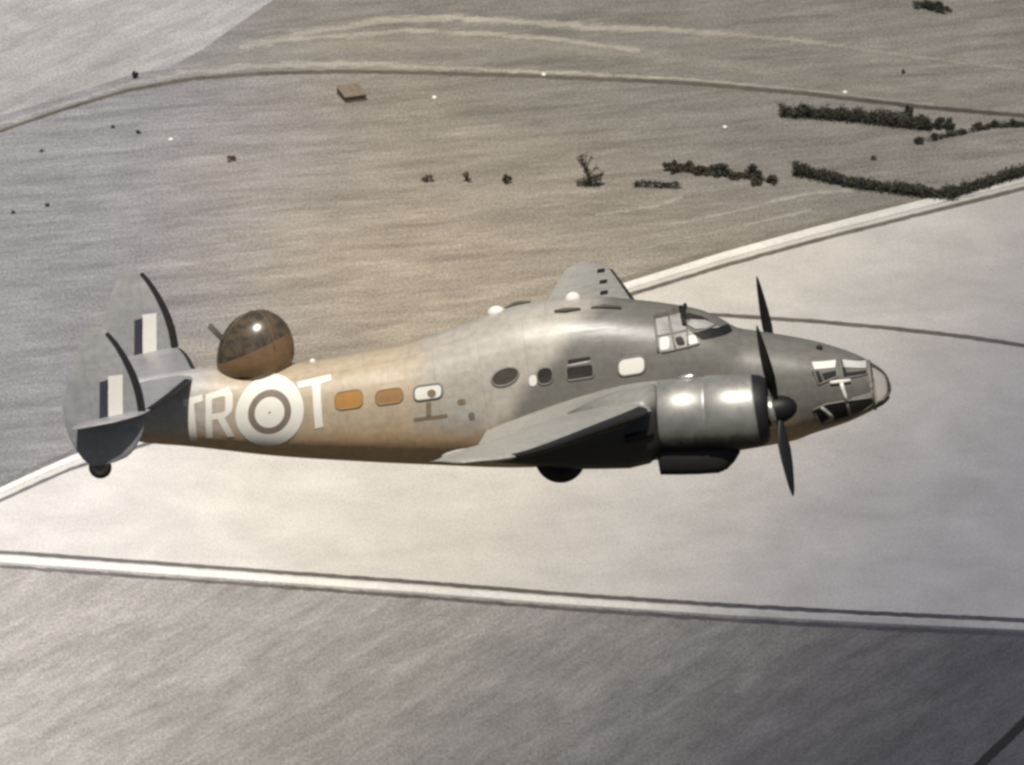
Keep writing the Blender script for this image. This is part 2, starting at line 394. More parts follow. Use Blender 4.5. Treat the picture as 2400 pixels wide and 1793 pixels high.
bm = bmesh.new()
bmesh.ops.create_grid(bm, x_segments=8, y_segments=8, size=GX)
tag(obj('ground', bm, M_unseen), kind='structure')
sheet('field', [(-420, 640), (420, 640), (420, 1500), (-420, 1500)], .006, M_ground)
sheet('field', [(-400, 1170), (70, 1170)] + PALEFIELD[1:] + [(-139, 842), (-400, 842)], .012, M_pale)
sheet('path', ext2(TRACK, 95), .018, M_track)
sheet('path', TRACK2, .020, M_track)
sheet('path', TRACK3, .022, M_track)
sheet('path', TRACK4, .016, M_faint)
sheet('path', RUT, .018, M_rut)
sheet('path', RUT2, .018, M_rut)
sheet('path', RUT3, .018, M_rut)
sheet('ditch', ragged(ext2(DITCH, 95), .16, .7, 10), .026, M_ditch)
lf = ext(LOWER_KERB[1], 260)
sheet('field', lf + [(420, 645), (-420, 645)], .012, M_lower)
up = ext(UPPER_KERB[1], 260, .5); lo = ext(LOWER_KERB[0], 260, .5)
sheet('runway', up + lo[::-1], .016, M_run)
sheet('verge', ext2(UPPER_VERGE, 260, MEET), .028, M_verge)
sheet('gutter', ragged(ext2(UPPER_GUTTER, 260, .3), .10, .8, 12), .024, M_gutter)
sheet('gutter', ragged(ext2(LOWER_GUTTER, 260, .3), .10, .8, 13), .024, M_gutter)
sheet('gutter', ragged(ext2(LOWER_VERGE), .16, .8, 14), .024, M_gutter)
sheet('joint', ragged((JOINT[0][:-1] + ext(JOINT[0], 60)[-2:], JOINT[1][:-1] + ext(JOINT[1], 60)[-2:]), .1, .8, 15), .022, M_gutter)
sheet('ditch', ragged(ext2(CORNER, 40), .1, .8, 16), .020, plain('black_wet_ditch', (.012, .012, .015), .9, .1, .2, 1))

def kerb(name, p, h=.14, d0=None):
    a, b = ext2(p, 260, d0)
    bm = bmesh.new()
    rings = [[(x0, y0, 0), (x0, y0, h), (x1, y1, h), (x1, y1, 0)] for (x0, y0), (x1, y1) in zip(a, b)]
    loft(bm, rings)
    return tag(obj(name, bm, M_kerb), kind='structure')
kerb('kerb', UPPER_KERB, .13, MEET)
kerb('kerb', LOWER_KERB)

# ------------------------------------------------------------------ bushes, hedges, hut, marker stones
def foliage_mat(name, c):
    t = NT(name)
    v = t.coord()
    n = t.noise(v, 1.7, 3, .6)
    f = t.noise(v, 9.0, 2, .6)
    g = t.math('MULTIPLY', t.lin(n, .3, .7, .65, 1.35), t.lin(f, .3, .7, .8, 1.2))
    t.b.inputs['Subsurface Weight'].default_value = 0.0
    return t.finish(t.gain(t.mix(0., c, c), g), .75, .2)
F_dark = foliage_mat('dark_scrub_leaves', (.050, .047, .037))
F_brown = foliage_mat('brown_scrub_leaves', (.15, .12, .08))
F_olive = foliage_mat('olive_scrub_leaves', (.075, .066, .045))
M_wood = plain('scrub_wood', (.07, .055, .04), .9, .1, .2)

def leaves(bm, n, inside, size, rnd):
    for _ in range(n):
        c = inside()
        s = size * rnd.uniform(.55, 1.3)
        q = Quaternion((rnd.gauss(0, 1), rnd.gauss(0, 1), rnd.gauss(0, 1), rnd.gauss(0, 1))).normalized()
        pts = [(-.9, 0, 0), (-.2, .42, .08), (.9, 0, 0), (-.2, -.42, .08)]
        bm.faces.new([bm.verts.new(c + q @ (Vector(p) * s)) for p in pts])

def limbs(bm, base, h, spread, rnd, k=4):
    for i in range(k):
        a = rnd.uniform(0, 6.28)
        e = base + Vector((math.cos(a) * spread, math.sin(a) * spread, h * rnd.uniform(.65, .95)))
        m = base.lerp(e, .5) + Vector((rnd.uniform(-.1, .1), rnd.uniform(-.1, .1), .1 * h))
        tube(bm, [base, m, e], [.07 * h, .045 * h, .015 * h], 5)

def bush(x, y, w, h, label, group=None, mat=None, seed=0, cat='bush', name='bush', lean=0.0):
    rnd = random.Random(seed)
    root = tag(empty(name, (x, y, 0)), label, cat, group)
    k = rnd.randint(7, 11)
    lobes = []
    for i in range(k):
        a = rnd.uniform(0, 6.28); r = w * .5 * rnd.uniform(.05, .95)
        zc = h * rnd.uniform(.15, .85) * (1 - .45 * r / (w * .5))
        lobes.append((Vector((math.cos(a) * r + lean * zc, math.sin(a) * r, zc)), w * rnd.uniform(.10, .24), h * rnd.uniform(.12, .27)))
    def inside():
        c, rw, rh = rnd.choice(lobes)
        d = Vector((rnd.gauss(0, 1), rnd.gauss(0, 1), rnd.gauss(0, 1))).normalized() * rnd.random() ** .4
        p = c + Vector((d.x * rw, d.y * rw, d.z * rh))
        p.z = max(p.z, .04)
        return p
    bm = bmesh.new()
    leaves(bm, int(190 + 190 * w * h), inside, .085 + .05 * min(w, 2), rnd)
    obj('crown', bm, mat or F_dark, root)
    bm = bmesh.new()
    limbs(bm, Vector((0, 0, 0)), h * .8, w * .26, rnd)
    obj('trunk', bm, M_wood, root)
    return root

ROW = [(BUSHES[21][0] - .6, BUSHES[21][1]), BUSHES[23][:2], BUSHES[25][:2], (BUSHES[27][0] + .8, BUSHES[27][1])]
ROW2 = [(BUSHES[11][0] - .5, BUSHES[11][1]), BUSHES[12][:2], BUSHES[14][:2], BUSHES[19][:2], (BUSHES[20][0] + 3, BUSHES[20][1])]
def hedge(line, thick, h, label, mat=None, seed=0, gaps=.12, dens=170):
    rnd = random.Random(seed)
    x0, y0 = line[0]
    root = tag(empty('hedgerow', (x0, y0, 0)), label, 'hedge')
    seg = [(Vector((a[0] - x0, a[1] - y0, 0)), Vector((b[0] - x0, b[1] - y0, 0))) for a, b in zip(line, line[1:])]
    lens = [(b - a).length for a, b in seg]
    tot = sum(lens)
    hs = [rnd.uniform(.64, 1.35) for _ in range(int(tot) + 3)]
    def at(u):
        d = u * tot
        for (a, b), l in zip(seg, lens):
            if d <= l: return a.lerp(b, d / l)
            d -= l
        return seg[-1][1]
    def inside():
        while True:
            u = rnd.random()
            k = int(u * tot); f = u * tot - k
            hh = h * (hs[k] * (1 - f) + hs[k + 1] * f)
            if hs[k] < .6 + gaps * .65 and rnd.random() < .8: continue
            p = at(u)
            return p + Vector((rnd.gauss(0, .18), rnd.gauss(0, thick * .3), max(.05, rnd.random() ** .7 * hh)))
    bm = bmesh.new()
    leaves(bm, int(dens * tot * thick), inside, .21, rnd)
    obj('foliage', bm, mat or F_dark, root)
    bm = bmesh.new()
    for i in range(int(tot * 1.2)):
        p = at((i + rnd.random() * .6) / (tot * 1.2))
        tube(bm, [p, p + Vector((rnd.uniform(-.15, .15), rnd.uniform(-.15, .15), h * .7))], [.05, .015], 5)
    obj('stems', bm, M_wood, root)['kind'] = 'stuff'
    return root

G1 = 'scrub bushes dotted over the left of the middle field'
BL = [
 ('small brown bush, leftmost of the three in a row in mid field', 'bushes in the mid field row', F_brown),
 ('small olive bush, middle of the three in a row in mid field', 'bushes in the mid field row', F_brown),
 ('small dark bush, nearest the leaning tree in the row of three', 'bushes in the mid field row', F_olive),
 ('lone dark bush at the point where the pale field meets the dirt track', None, F_dark),
 ('tiny scrub tuft in the upper left field below the curving ditch, nearest the ditch', G1, F_olive),
 ('tiny scrub tuft just right of and below the tuft nearest the ditch', G1, F_olive),
 ('tiny dark tuft near the left edge of the view, just under the ditch', G1, F_olive),
 ('tiny dark tuft near the left edge, upper of the lowest pair', G1, F_olive),
 ('tiny dark tuft at the far left edge, lowest of all tufts', G1, F_olive),
 ('low flat smear of scrub left of centre in the open field', None, F_brown),
 ('small dark bush standing alone between the two right hand hedges', None, F_olive),
 ('first dark bush at the left end of the broken line under the upper hedge', 'broken line of bushes under the upper hedge', F_dark),
 ('second dark bush from the left in the broken line under the upper hedge', 'broken line of bushes under the upper hedge', F_dark),
 ('third dark bush from the left in the broken line under the upper hedge', 'broken line of bushes under the upper hedge', F_dark),
 ('small round dark bush alone in the gap of the broken line', 'broken line of bushes under the upper hedge', F_dark),
 ('broad dark bush cut by the top edge of the view at upper right', None, F_dark),
 ('dark bush at upper right, just right of the broad one at the top edge', None, F_dark),
 ('tiny dark bush alone between the pale track and the ditch at right', None, F_dark),
 ('low dark bush right of the gap in the broken line', 'broken line of bushes under the upper hedge', F_dark),
 ('low dark bush second from the right edge in the broken line', 'broken line of bushes under the upper hedge', F_dark),
 ('low dark bush at the right edge ending the broken line', 'broken line of bushes under the upper hedge', F_dark),
 ('leftmost ragged bush of the straggling row leading to the middle hedge', 'straggling row of bushes before the middle hedge', F_olive),
 ('second ragged bush from the left in the straggling row', 'straggling row of bushes before the middle hedge', F_olive),
 ('third ragged bush from the left in the straggling row', 'straggling row of bushes before the middle hedge', F_olive),
 ('fourth and widest ragged bush in the straggling row', 'straggling row of bushes before the middle hedge', F_dark),
 ('small low bush right after the widest one in the straggling row', 'straggling row of bushes before the middle hedge', F_olive),
 ('upright dark bush sixth along the straggling row', 'straggling row of bushes before the middle hedge', F_dark),
 ('last bush of the straggling row, beside the middle hedge', 'straggling row of bushes before the middle hedge', F_olive),
 ('thin low tuft below the end of the straggling row', 'straggling row of bushes before the middle hedge', F_olive),
 ('taller bush rising from the upper hedge near its right end, leftmost of four', 'bushes at the right end of the upper hedge', F_dark),
 ('second of the four bushes at the right end of the upper hedge', 'bushes at the right end of the upper hedge', F_dark),
 ('third of the four bushes at the right end of the upper hedge', 'bushes at the right end of the upper hedge', F_dark),
 ('rightmost of the four bushes at the right end of the upper hedge', 'bushes at the right end of the upper hedge', F_dark),
]
for i, ((x, y, w, h), (lab, grp, mt)) in enumerate(zip(BUSHES, BL)):
    if grp and grp.startswith('straggling'): w *= 1.5
    bush(x, y, w, max(h, .45), lab, grp, mt, 100 + i)

# the leaning, half bare tree in the middle of the field
def leaning_tree(x, y):
    rnd = random.Random(5)
    root = tag(empty('leaning_tree', (x, y, 0)), 'leaning half bare dark tree in the middle of the field above the aeroplane', 'tree')
    bm = bmesh.new()
    tube(bm, [(0, 0, 0), (-.35, .1, 1.3), (-.9, .1, 2.6), (-1.4, .2, 4.0)], [.26, .2, .12, .03], 7)
    for a, b, c in [((-.35, .1, 1.3), (.3, -.1, 2.1), (.9, .1, 2.6)), ((-.2, 0, .8), (.6, .2, 1.1), (1.5, .1, 1.7)),
                    ((-.6, .1, 1.9), (-.3, .3, 3.0), (0, .2, 3.9)), ((-.1, 0, .4), (-.9, -.2, .7), (-1.7, -.1, .8)), ((-.9, .1, 2.6), (-.6, -.2, 3.4), (-.7, -.1, 4.3))]:
        tube(bm, [a, b, c], [.11, .07, .02], 6)
    obj('trunk', bm, M_wood, root)
    spots = [((-1.25, .1, 3.6), .55, .35), ((-.9, .1, 2.8), .5, .3), ((-.45, .2, 1.9), .5, .34), ((.1, 0, 1.1), .62, .5), ((.9, .1, 1.3), .6, .4),
             ((1.4, .1, 1.6), .4, .2), ((-.6, 0, .7), .8, .6), ((-1.5, 0, .5), .5, .2), ((.6, 0, .5), .85, .5), ((0, .2, 3.6), .4, .13), ((-.7, -.1, 4.1), .35, .12), ((.7, .1, 2.4), .4, .16)]
    pool = [s for s in spots for _ in range(int(s[2] * 20))]
    def inside():
        c, r, _ = rnd.choice(pool)
        d = Vector((rnd.gauss(0, 1), rnd.gauss(0, 1), rnd.gauss(0, .8))).normalized() * (r * rnd.random() ** .45)
        p = Vector(c) + d
        p.z = max(p.z, .05)
        return p
    bm = bmesh.new()
    leaves(bm, 900, inside, .17, rnd)
    obj('crown', bm, F_dark, root)
leaning_tree(*BIG[0])
hedge([(x, y + .3) for x, y in ROW], 1.0, .75, 'ragged low scrub growing between the bushes of the straggling row', F_olive, 25, gaps=.25, dens=95)
hedge([(x, y) for x, y in ROW2], .8, .6, 'ragged low scrub growing along the broken line of bushes at right', F_dark, 26, gaps=.3, dens=80)
hedge(LOW, .5, .8, 'short low strip of dark scrub right of the leaning tree', F_dark, 21)
hedge(H1, 1.9, 1.35, 'long dark upper hedge running right below the curving ditch', F_dark, 22, gaps=0)
hedge(H2, 1.7, 1.25, 'long dark middle hedge slanting down right to the white kerb', F_dark, 23, gaps=0)
hedge(H3, 1.6, 1.2, 'dark hedge climbing along the white kerb at the right edge', F_dark, 24, gaps=0)

# hut
M_roof = plain('rusty_brown_sheet', (.20, .155, .115), .85, .2, .25, 1.5)
M_hutwall = plain('brown_boards', (.17, .13, .10), .9, .1, .2, 2.0)
def hut():
    cx, cy = HUT[4]
    a = math.atan2(HUT[1][1] - HUT[0][1], HUT[1][0] - HUT[0][0])
    w = (Vector(HUT[1]) - Vector(HUT[0])).length * .74; d = (Vector(HUT[3]) - Vector(HUT[0])).length * .70
    root = tag(empty('hut', (cx, cy, 0)), 'small square brown roofed hut alone in the field below the curving ditch', 'hut')
    root.rotation_euler.z = a - .35
    bm = bmesh.new(); box(bm, (0, 0, .45), (w * .92, d * .92, .9)); obj('wall', bm, M_hutwall, root)
    n = 6
    for i in range(n):
        bm = bmesh.new()
        t = (i + .5) / n - .5
        box(bm, (t * w, 0, .98 + .02 * (i % 2)), (w / n * .96, d, .05), Matrix.Rotation(R(4), 3, 'X'))
        obj('roof_sheet', bm, M_roof, root)
hut()

M_white = plain('white_paint', (.80, .79, .74), .55, .4, .05, 4)
PL = ['tiny white marker stone in the left field, below the hut to its left', 'tiny white marker stone in the field right of the brown hut',
      'tiny white marker stone on the curving ditch, left of centre', 'tiny white marker stone in the open field left of the upper hedge',
      'tiny white marker stone on the curving ditch above the upper hedge']
stone0 = None
for i, ((x, y), lab) in enumerate(zip(POSTS, PL)):
    if stone0 is None:
        bm = bmesh.new()
        bmesh.ops.create_icosphere(bm, subdivisions=2, radius=.30)
        for v in bm.verts:
            v.co.z = v.co.z * .8 + .16
            v.co *= 1 + .12 * math.sin(9 * v.co.x + 4 * v.co.y)
        stone0 = obj('marker_stone', bm, M_white, None, True)
        o = stone0
    else:
        o = stone0.copy(); col.objects.link(o); o.rotation_euler.z = i
    o.location = (x, y, 0.0)
    tag(o, lab, 'marker stone', 'whitewashed marker stones on the airfield')

# ------------------------------------------------------------------ aeroplane (metres; x forward, y to port, z up)
plane = empty('bomber_aeroplane')
plane.matrix_world = Matrix(((.9855, .0550, -.1603, 0.0), (-.0167, .9727, .2313, 137.003), (.1687, -.2253, .9596, 308.926), (0, 0, 0, 1)))
tag(plane, 'grey twin engined bomber with twin fins and brown dome turret, flying over the runway', 'aeroplane')

def paint(name, kind):
    """worn camouflage: tan rear, grey green front, cool grey tail, dark belly; soft sprayed edges"""
    t = NT(name)
    p = t.xyz(); v = t.coord()
    n1 = t.noise(v, .55, 4, .55, .4)
    w = t.math('MULTIPLY', t.math('SUBTRACT', n1, .5), 2.6)
    x, z = p[0], p[2]
    TANC, GRN, GREY, TAIL, BELLY_FILL = (.46, .375, .265), (.150, .143, .125), (.40, .372, .32), (.44, .43, .425), (.60, .39, .215)
    if kind == 'fuselage':
        u = t.math('ADD', x, w)
        c = t.mix(t.step(u, -6.6, -4.6), TAIL, TANC)  # cool tail and tan rear hold a painted lighting tint
        c = t.mix(t.step(u, -2.6, -1.1), c, GREY)
        f = t.math('ADD', t.math('ADD', x, t.math('MULTIPLY', z, -1.1)), t.math('MULTIPLY', w, .45))   # green sweeps down and aft from behind the canopy
        c = t.mix(t.step(f, .0, .75), c, GRN)
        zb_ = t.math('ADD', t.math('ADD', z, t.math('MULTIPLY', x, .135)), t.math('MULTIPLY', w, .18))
        c = t.mix(t.step(zb_, -1.1, -.35, 1.0, 0.0), c, BELLY_FILL)  # belly brightened in colour to stand in for fill light
    elif kind == 'wing':
        c = t.mix(t.step(t.math('ADD', p[0], w), .2, 1.8), (.40, .385, .34), (.31, .30, .27))
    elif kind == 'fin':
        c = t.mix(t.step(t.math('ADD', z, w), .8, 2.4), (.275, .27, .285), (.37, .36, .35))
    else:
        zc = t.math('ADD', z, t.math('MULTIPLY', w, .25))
        c = t.mix(t.step(zc, -.30, .05), (.030, .028, .025), (.24, .235, .205))  # wing shade on the lower nacelle painted near black
    s = t.noise(t.coord(0, (.35, 3, 5)), 1.5, 5, .65)
    f = t.noise(v, 7.0, 4, .65)
    g = t.math('MULTIPLY', t.lin(s, .3, .7, .92, 1.08), t.lin(f, .3, .7, .86, 1.14))
    # riveted panel joints, fine relief only
    br = t.node('TexBrick')
    t.link(t.coord(0, (1, 1, 1)) if kind != 'fuselage' else t.coord(0, (1, 1, 1)), br.inputs['Vector'])
    br.inputs['Scale'].default_value = 1.0
    br.inputs['Mortar Size'].default_value = .012
    br.inputs['Brick Width'].default_value = .9
    br.inputs['Row Height'].default_value = .6
    g = t.math('MULTIPLY', g, t.lin(br.outputs['Fac'], 0, 1, 1.0, .87))
    return t.finish(t.gain(c, g), t.lin(s, .3, .7, .30, .46), .5, f, .01, .25)

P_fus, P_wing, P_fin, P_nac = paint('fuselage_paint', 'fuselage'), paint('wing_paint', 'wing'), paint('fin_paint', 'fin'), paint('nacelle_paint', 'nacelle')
M_boot = plain('black_rubber', (.022, .020, .021), .55, .3, .2, 9)
M_black = plain('matt_black', (.014, .013, .013), .6, .3, .2, 6)
M_prop = plain('black_propeller_paint', (.012, .011, .011), .5, .3, .1, 6)
M_tyre = plain('tyre_rubber', (.028, .026, .024), .8, .2, .2, 8)
M_alu = plain('bare_aluminium', (.52, .50, .46), .28, .5, .1, 7, .75)
def cowl_metal():
    t = NT('cowling_metal')
    p = t.xyz(); v = t.coord()
    n = t.noise(v, 2.2, 5, .65, .5)
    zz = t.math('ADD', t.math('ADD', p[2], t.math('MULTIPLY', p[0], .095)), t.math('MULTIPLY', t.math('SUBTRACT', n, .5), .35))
    under_shade = t.step(zz, -.70, -.42)                      # underside shade painted in as near black
    lip = t.step(p[0], 4.70, 4.76, 1.0, 0.0)          # shade at the cowl mouth painted as a black ring
    c = t.mix(under_shade, (.022, .020, .018), (.36, .35, .32))
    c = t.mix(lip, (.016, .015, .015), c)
    t.val(t.b.inputs['Metallic'], t.math('MULTIPLY', t.math('MULTIPLY', under_shade, lip), .55))
    return t.finish(t.gain(c, t.lin(n, .3, .7, .82, 1.15)), t.lin(n, .3, .7, .38, .52), .5, n, .012, .3)
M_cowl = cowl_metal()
M_letter = plain('white_letter_paint', (.80, .77, .69), .6, .3, .04, 7)
M_ringc = plain('roundel_ring_paint', (.22, .175, .145), .6, .3, .12, 9)
M_dot = plain('roundel_dot_paint', (.62, .58, .54), .6, .3, .05, 9)
M_flash = plain('dark_blue_flash_paint', (.045, .043, .06), .6, .3, .15, 9)
M_orange = plain('amber_perspex', (.42, .215, .065), .25, .5, .12, 5)  # warm reflected light painted into the pane colour
M_amber2 = plain('dull_amber_perspex', (.33, .19, .08), .25, .5, .12, 5)  # same painted warm reflection, duller
M_amberf = plain('brown_window_frame', (.30, .20, .10), .5, .4, .1, 8)
M_bright = plain('sunlit_white_blind', (.76, .735, .66), .5, .4, .03, 5)  # plain white; on the window below the canopy it stands for reflected light
M_dglass = plain('dark_glass', (.035, .030, .026), .12, .6, .2, 5)
M_gglass = plain('grey_glass', (.36, .35, .33), .15, .6, .35, 3.2)
M_framec = plain('window_frame_paint', (.20, .19, .165), .5, .4, .1, 8)
M_dkfair = plain('dark_grey_fairing_paint', (.10, .095, .08), .7, .2, .2, 8)
M_mark = plain('faded_brown_stencil_paint', (.215, .165, .11), .7, .2, .2, 8)

def clear_glass(name, tint, a):
    t = NT(name)
    tr = t.node('BsdfTransparent'); tr.inputs[0].default_value = (*tint, 1)
    gl = t.node('BsdfGlossy'); gl.inputs['Roughness'].default_value = .06
    df = t.node('BsdfDiffuse'); df.inputs[0].default_value = (.6, .58, .54, 1)
    fr = t.node('Fresnel'); fr.inputs[0].default_value = 1.14
    m0 = t.node('MixShader'); m0.inputs[0].default_value = a
    t.link(tr.outputs[0], m0.inputs[1]); t.link(df.outputs[0], m0.inputs[2])
    m1 = t.node('MixShader'); t.link(fr.outputs[0], m1.inputs[0])
    t.link(m0.outputs[0], m1.inputs[1]); t.link(gl.outputs[0], m1.inputs[2])
    o = t.n['Material Output']
    t.link(m1.outputs[0], o.inputs['Surface'])
    return t.m
M_clear = clear_glass('clear_perspex', (.93, .92, .90), .10)

# ---- fuselage surface
zt, zb, hw = pchip(TOP), pchip(BOT), pchip(WID)
NE = 2.25
def ring(x, n=56, k=1.0):
    a, b, w = zt(x), zb(x), hw(x)
    zc, h = (a + b) / 2, (a - b) / 2
    out = []
    for i in range(n):
        t = 2 * math.pi * i / n
        c, s = math.cos(t), math.sin(t)
        out.append((x, k * w * math.copysign(abs(c) ** (2 / NE), c), zc + k * h * math.copysign(abs(s) ** (2 / NE), s)))
    return out
def ysurf(x, z):
    a, b = zt(x), zb(x)
    zc, h = (a + b) / 2, (a - b) / 2
    q = min(abs((z - zc) / h), .995)
    return hw(x) * (1 - q ** NE) ** (1 / NE)
def normal(x, z):
    e = .03
    dx = (ysurf(x + e, z) - ysurf(x - e, z)) / (2 * e)
    dz = (ysurf(x, z + e) - ysurf(x, z - e)) / (2 * e)
    return Vector((-dx, -1, -dz)).normalized()      # outward on the starboard (-y) side
def on(x, z, off, side=-1):
    p = Vector((x, -ysurf(x, z), z)) + normal(x, z) * off
    if side > 0: p.y = -p.y
    return p

NOSE_CUT = 6.84
xs = [-8.4 + i * .12 for i in range(int((NOSE_CUT + 8.4) / .12))] + [NOSE_CUT]
bm = bmesh.new()
loft(bm, [ring(x) for x in xs])
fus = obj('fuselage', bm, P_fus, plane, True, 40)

def patch(name, polys, mat, parent, off=.006, side=-1, step=.07, thick=0.0):
    """a shape given as (x, z) polygons, laid on the curved side of the fuselage"""
    bm = bmesh.new()
    for poly in polys:
        tmp = bmesh.new()
        tmp.faces.new([tmp.verts.new((x, 0, z)) for x, z in poly])
        x0, x1 = min(p[0] for p in poly), max(p[0] for p in poly)
        z0, z1 = min(p[1] for p in poly), max(p[1] for p in poly)
        for ax, lo_, hi_ in ((0, x0, x1), (2, z0, z1)):
            k = int((hi_ - lo_) / step)
            for i in range(1, k + 1):
                c = lo_ + (hi_ - lo_) * i / (k + 1)
                co = Vector((0, 0, 0)); co[ax] = c
                no = Vector((0, 0, 0)); no[ax] = 1
                bmesh.ops.bisect_plane(tmp, geom=tmp.verts[:] + tmp.edges[:] + tmp.faces[:], plane_co=co, plane_no=no)
        vm = {}
        for v in tmp.verts:
            vm[v] = bm.verts.new(on(v.co.x, v.co.z, off, side))
        for f in tmp.faces:
            bm.faces.new([vm[v] for v in f.verts])
        tmp.free()
    for f in bm.faces:
        f.normal_update()
    want = -1 if side < 0 else 1
    if sum(f.normal.y for f in bm.faces) * want < 0:
        bmesh.ops.reverse_faces(bm, faces=bm.faces)
    me = bpy.data.meshes.new(name); bm.to_mesh(me); bm.free()
    return link_mesh(name, me, mat, parent, True)

def rim(name, poly, mat, parent, r=.022, off=.006, side=-1):
    pts = []
    m = len(poly)
    for i in range(m):
        a, b = poly[i], poly[(i + 1) % m]
        k = max(1, int(math.hypot(b[0] - a[0], b[1] - a[1]) / .12))
        for j in range(k):
            pts.append(on(a[0] + (b[0] - a[0]) * j / k, a[1] + (b[1] - a[1]) * j / k, off, side))
    bm = bmesh.new()
    tube(bm, pts, r, 6, True)
    return obj(name, bm, mat, parent, True)

def bar(name, a, b, r, mat, parent, off=.01, side=-1):
    k = max(2, int(math.hypot(b[0] - a[0], b[1] - a[1]) / .1) + 1)
    bm = bmesh.new()
    tube(bm, [on(a[0] + (b[0] - a[0]) * j / (k - 1), a[1] + (b[1] - a[1]) * j / (k - 1), off, side) for j in range(k)], r, 6)
    return obj(name, bm, mat, parent, True)

def rrect(x0, x1, z0, z1, skew=0.0, r=.10, shear=0.0, n=5):
    """rounded rectangle; skew tips it along x with z, shear raises it along x"""
    r = min(r, (x1 - x0) / 2.02, (z1 - z0) / 2.02)
    out = []
    for cx, cz, a0 in ((x1 - r, z1 - r, 0), (x0 + r, z1 - r, 90), (x0 + r, z0 + r, 180), (x1 - r, z0 + r, 270)):
        for i in range(n):
            a = R(a0 + 90 * i / (n - 1))
            x, z = cx + r * math.cos(a), cz + r * math.sin(a)
            out.append((x + skew * (z - (z0 + z1) / 2), z + shear * (x - (x0 + x1) / 2)))
    return out

def window(poly, mat, label=None, r=.02, frame=None):
    w = patch('window', [poly], mat, plane, .012)
    if label: w['label'] = label
    rim('frame', poly, frame or M_framec, w, r, .012)
    return w
window(rrect(-3.32, -2.78, .215, .54, .12, .12), M_orange, 'bright amber window next to the letter T', .012, M_amberf)
window(rrect(-2.54, -2.00, .20, .47, .12, .12), M_amber2, 'dull amber window, second from the letter T', .012, M_amberf)
wh = window(rrect(-1.79, -1.24, .185, .45, .12, .1), M_bright, 'white window with a dark hole')
patch('opening', [[(-1.45 + .085 * math.cos(a * math.pi / 8), .285 + .075 * math.sin(a * math.pi / 8)) for a in range(16)]], M_mark, wh, .018)
window([(-.005 + .265 * math.cos(a * math.pi / 12), .40 + .045 * math.cos(a * math.pi / 12) + .155 * math.sin(a * math.pi / 12)) for a in range(24)], plain('brown_dark_glass', (.072, .058, .046), .2, .5, .25, 8), 'dark oval window')
w3 = window(rrect(.60, .90, .15, .46, .1, .12), M_dglass, 'dark window with a white edge', .016)
patch('blind', [rrect(.435, .585, .15, .36, .1, .07)], M_bright, w3, .014)
w4 = window(rrect(1.16, 1.68, .15, .40, .08, .06), M_dglass, 'dark window under a pale strip', .016)
bar('frame_bar', (1.19, .425), (1.66, .445), .03, M_gglass, w4, .02)
patch('pane', [rrect(1.22, 1.66, .47, .54, .06, .03)], M_dglass, w4, .012)
window(rrect(2.15, 2.67, .085, .41, .1, .12), M_bright, 'bright white window below the canopy', .02)

# code letters and roundel
def strokes(name, polys, label):
    o = patch(name, polys, M_letter, fus, .006)
    o['label'] = label
strokes('letter', [[(-6.255, .70), (-6.225, .655), (-6.185, .66), (-6.04, .685), (-5.86, .715), (-5.86, .84), (-6.02, .82), (-6.24, .785)],
                   [(-6.185, .66), (-6.265, -.04), (-6.115, -.045), (-6.04, .685)]], 'white letter T next to the tail')  # left arm cut away where tailplane shade hides it
def slant(u, v):
    bl, br, tl, tr = (-5.93, -.02), (-5.37, -.05), (-5.795, .83), (-5.23, .915)
    return tuple((bl[k] * (1 - u) + br[k] * u) * (1 - v) + (tl[k] * (1 - u) + tr[k] * u) * v for k in (0, 1))
strokes('letter', [[slant(*q) for q in s_] for s_ in (
    [(0, 0), (.23, 0), (.23, 1), (0, 1)], [(.23, .86), (.62, .86), (.70, .83), (.92, .90), (.80, 1), (.23, 1)],
    [(.70, .83), (.70, .57), (.90, .50), (.97, .60), (.97, .82), (.92, .90)], [(.23, .41), (.42, .41), (.68, .41), (.90, .50), (.70, .57), (.62, .54), (.23, .54)],
    [(.42, .41), (.74, 0), (1.0, 0), (.68, .41)])], 'white letter R')
strokes('letter', [[(-4.00, .815), (-3.985, .705), (-3.72, .722), (-3.56, .732), (-3.335, .765), (-3.345, .865)],
                   [(-3.72, .722), (-3.785, -.09), (-3.625, -.07), (-3.56, .732)]], 'white letter T ahead of the roundel')
RC = (-4.61, .335)
def annulus(name, r0, r1, mat, parent, off, label=None):
    n = 48
    bm = bmesh.new()
    m = 6
    rr = [r0 + (r1 - r0) * i / m for i in range(m + 1)]
    grid = []
    for rad in rr:
        row = []
        for k in range(n):
            a = 2 * math.pi * k / n
            x, z = RC[0] + rad * 1.0 * math.cos(a) + .11 * rad * math.sin(a), RC[1] + rad * .985 * math.sin(a)
            row.append(bm.verts.new(on(x, z, off)) if rad > 1e-6 else None)
        grid.append(row)
    c = None
    if r0 < 1e-6: c = bm.verts.new(on(RC[0], RC[1], off))
    for i in range(m):
        for k in range(n):
            j = (k + 1) % n
            if grid[i][k] is None: bm.faces.new((c, grid[i+1][k], grid[i+1][j]))
            else: bm.faces.new((grid[i][k], grid[i][j], grid[i+1][j], grid[i+1][k]))
    o = obj(name, bm, mat, parent, True)
    if label: o['label'] = label
    return o
rd = annulus('roundel', .425, .672, M_letter, fus, .009, 'white roundel with a dark ring')
annulus('roundel_ring', .293, .425, M_ringc, fus, .009)
annulus('roundel_disc', .022, .293, M_letter, fus, .009)
annulus('roundel_centre', 0, .022, M_mark, fus, .009)

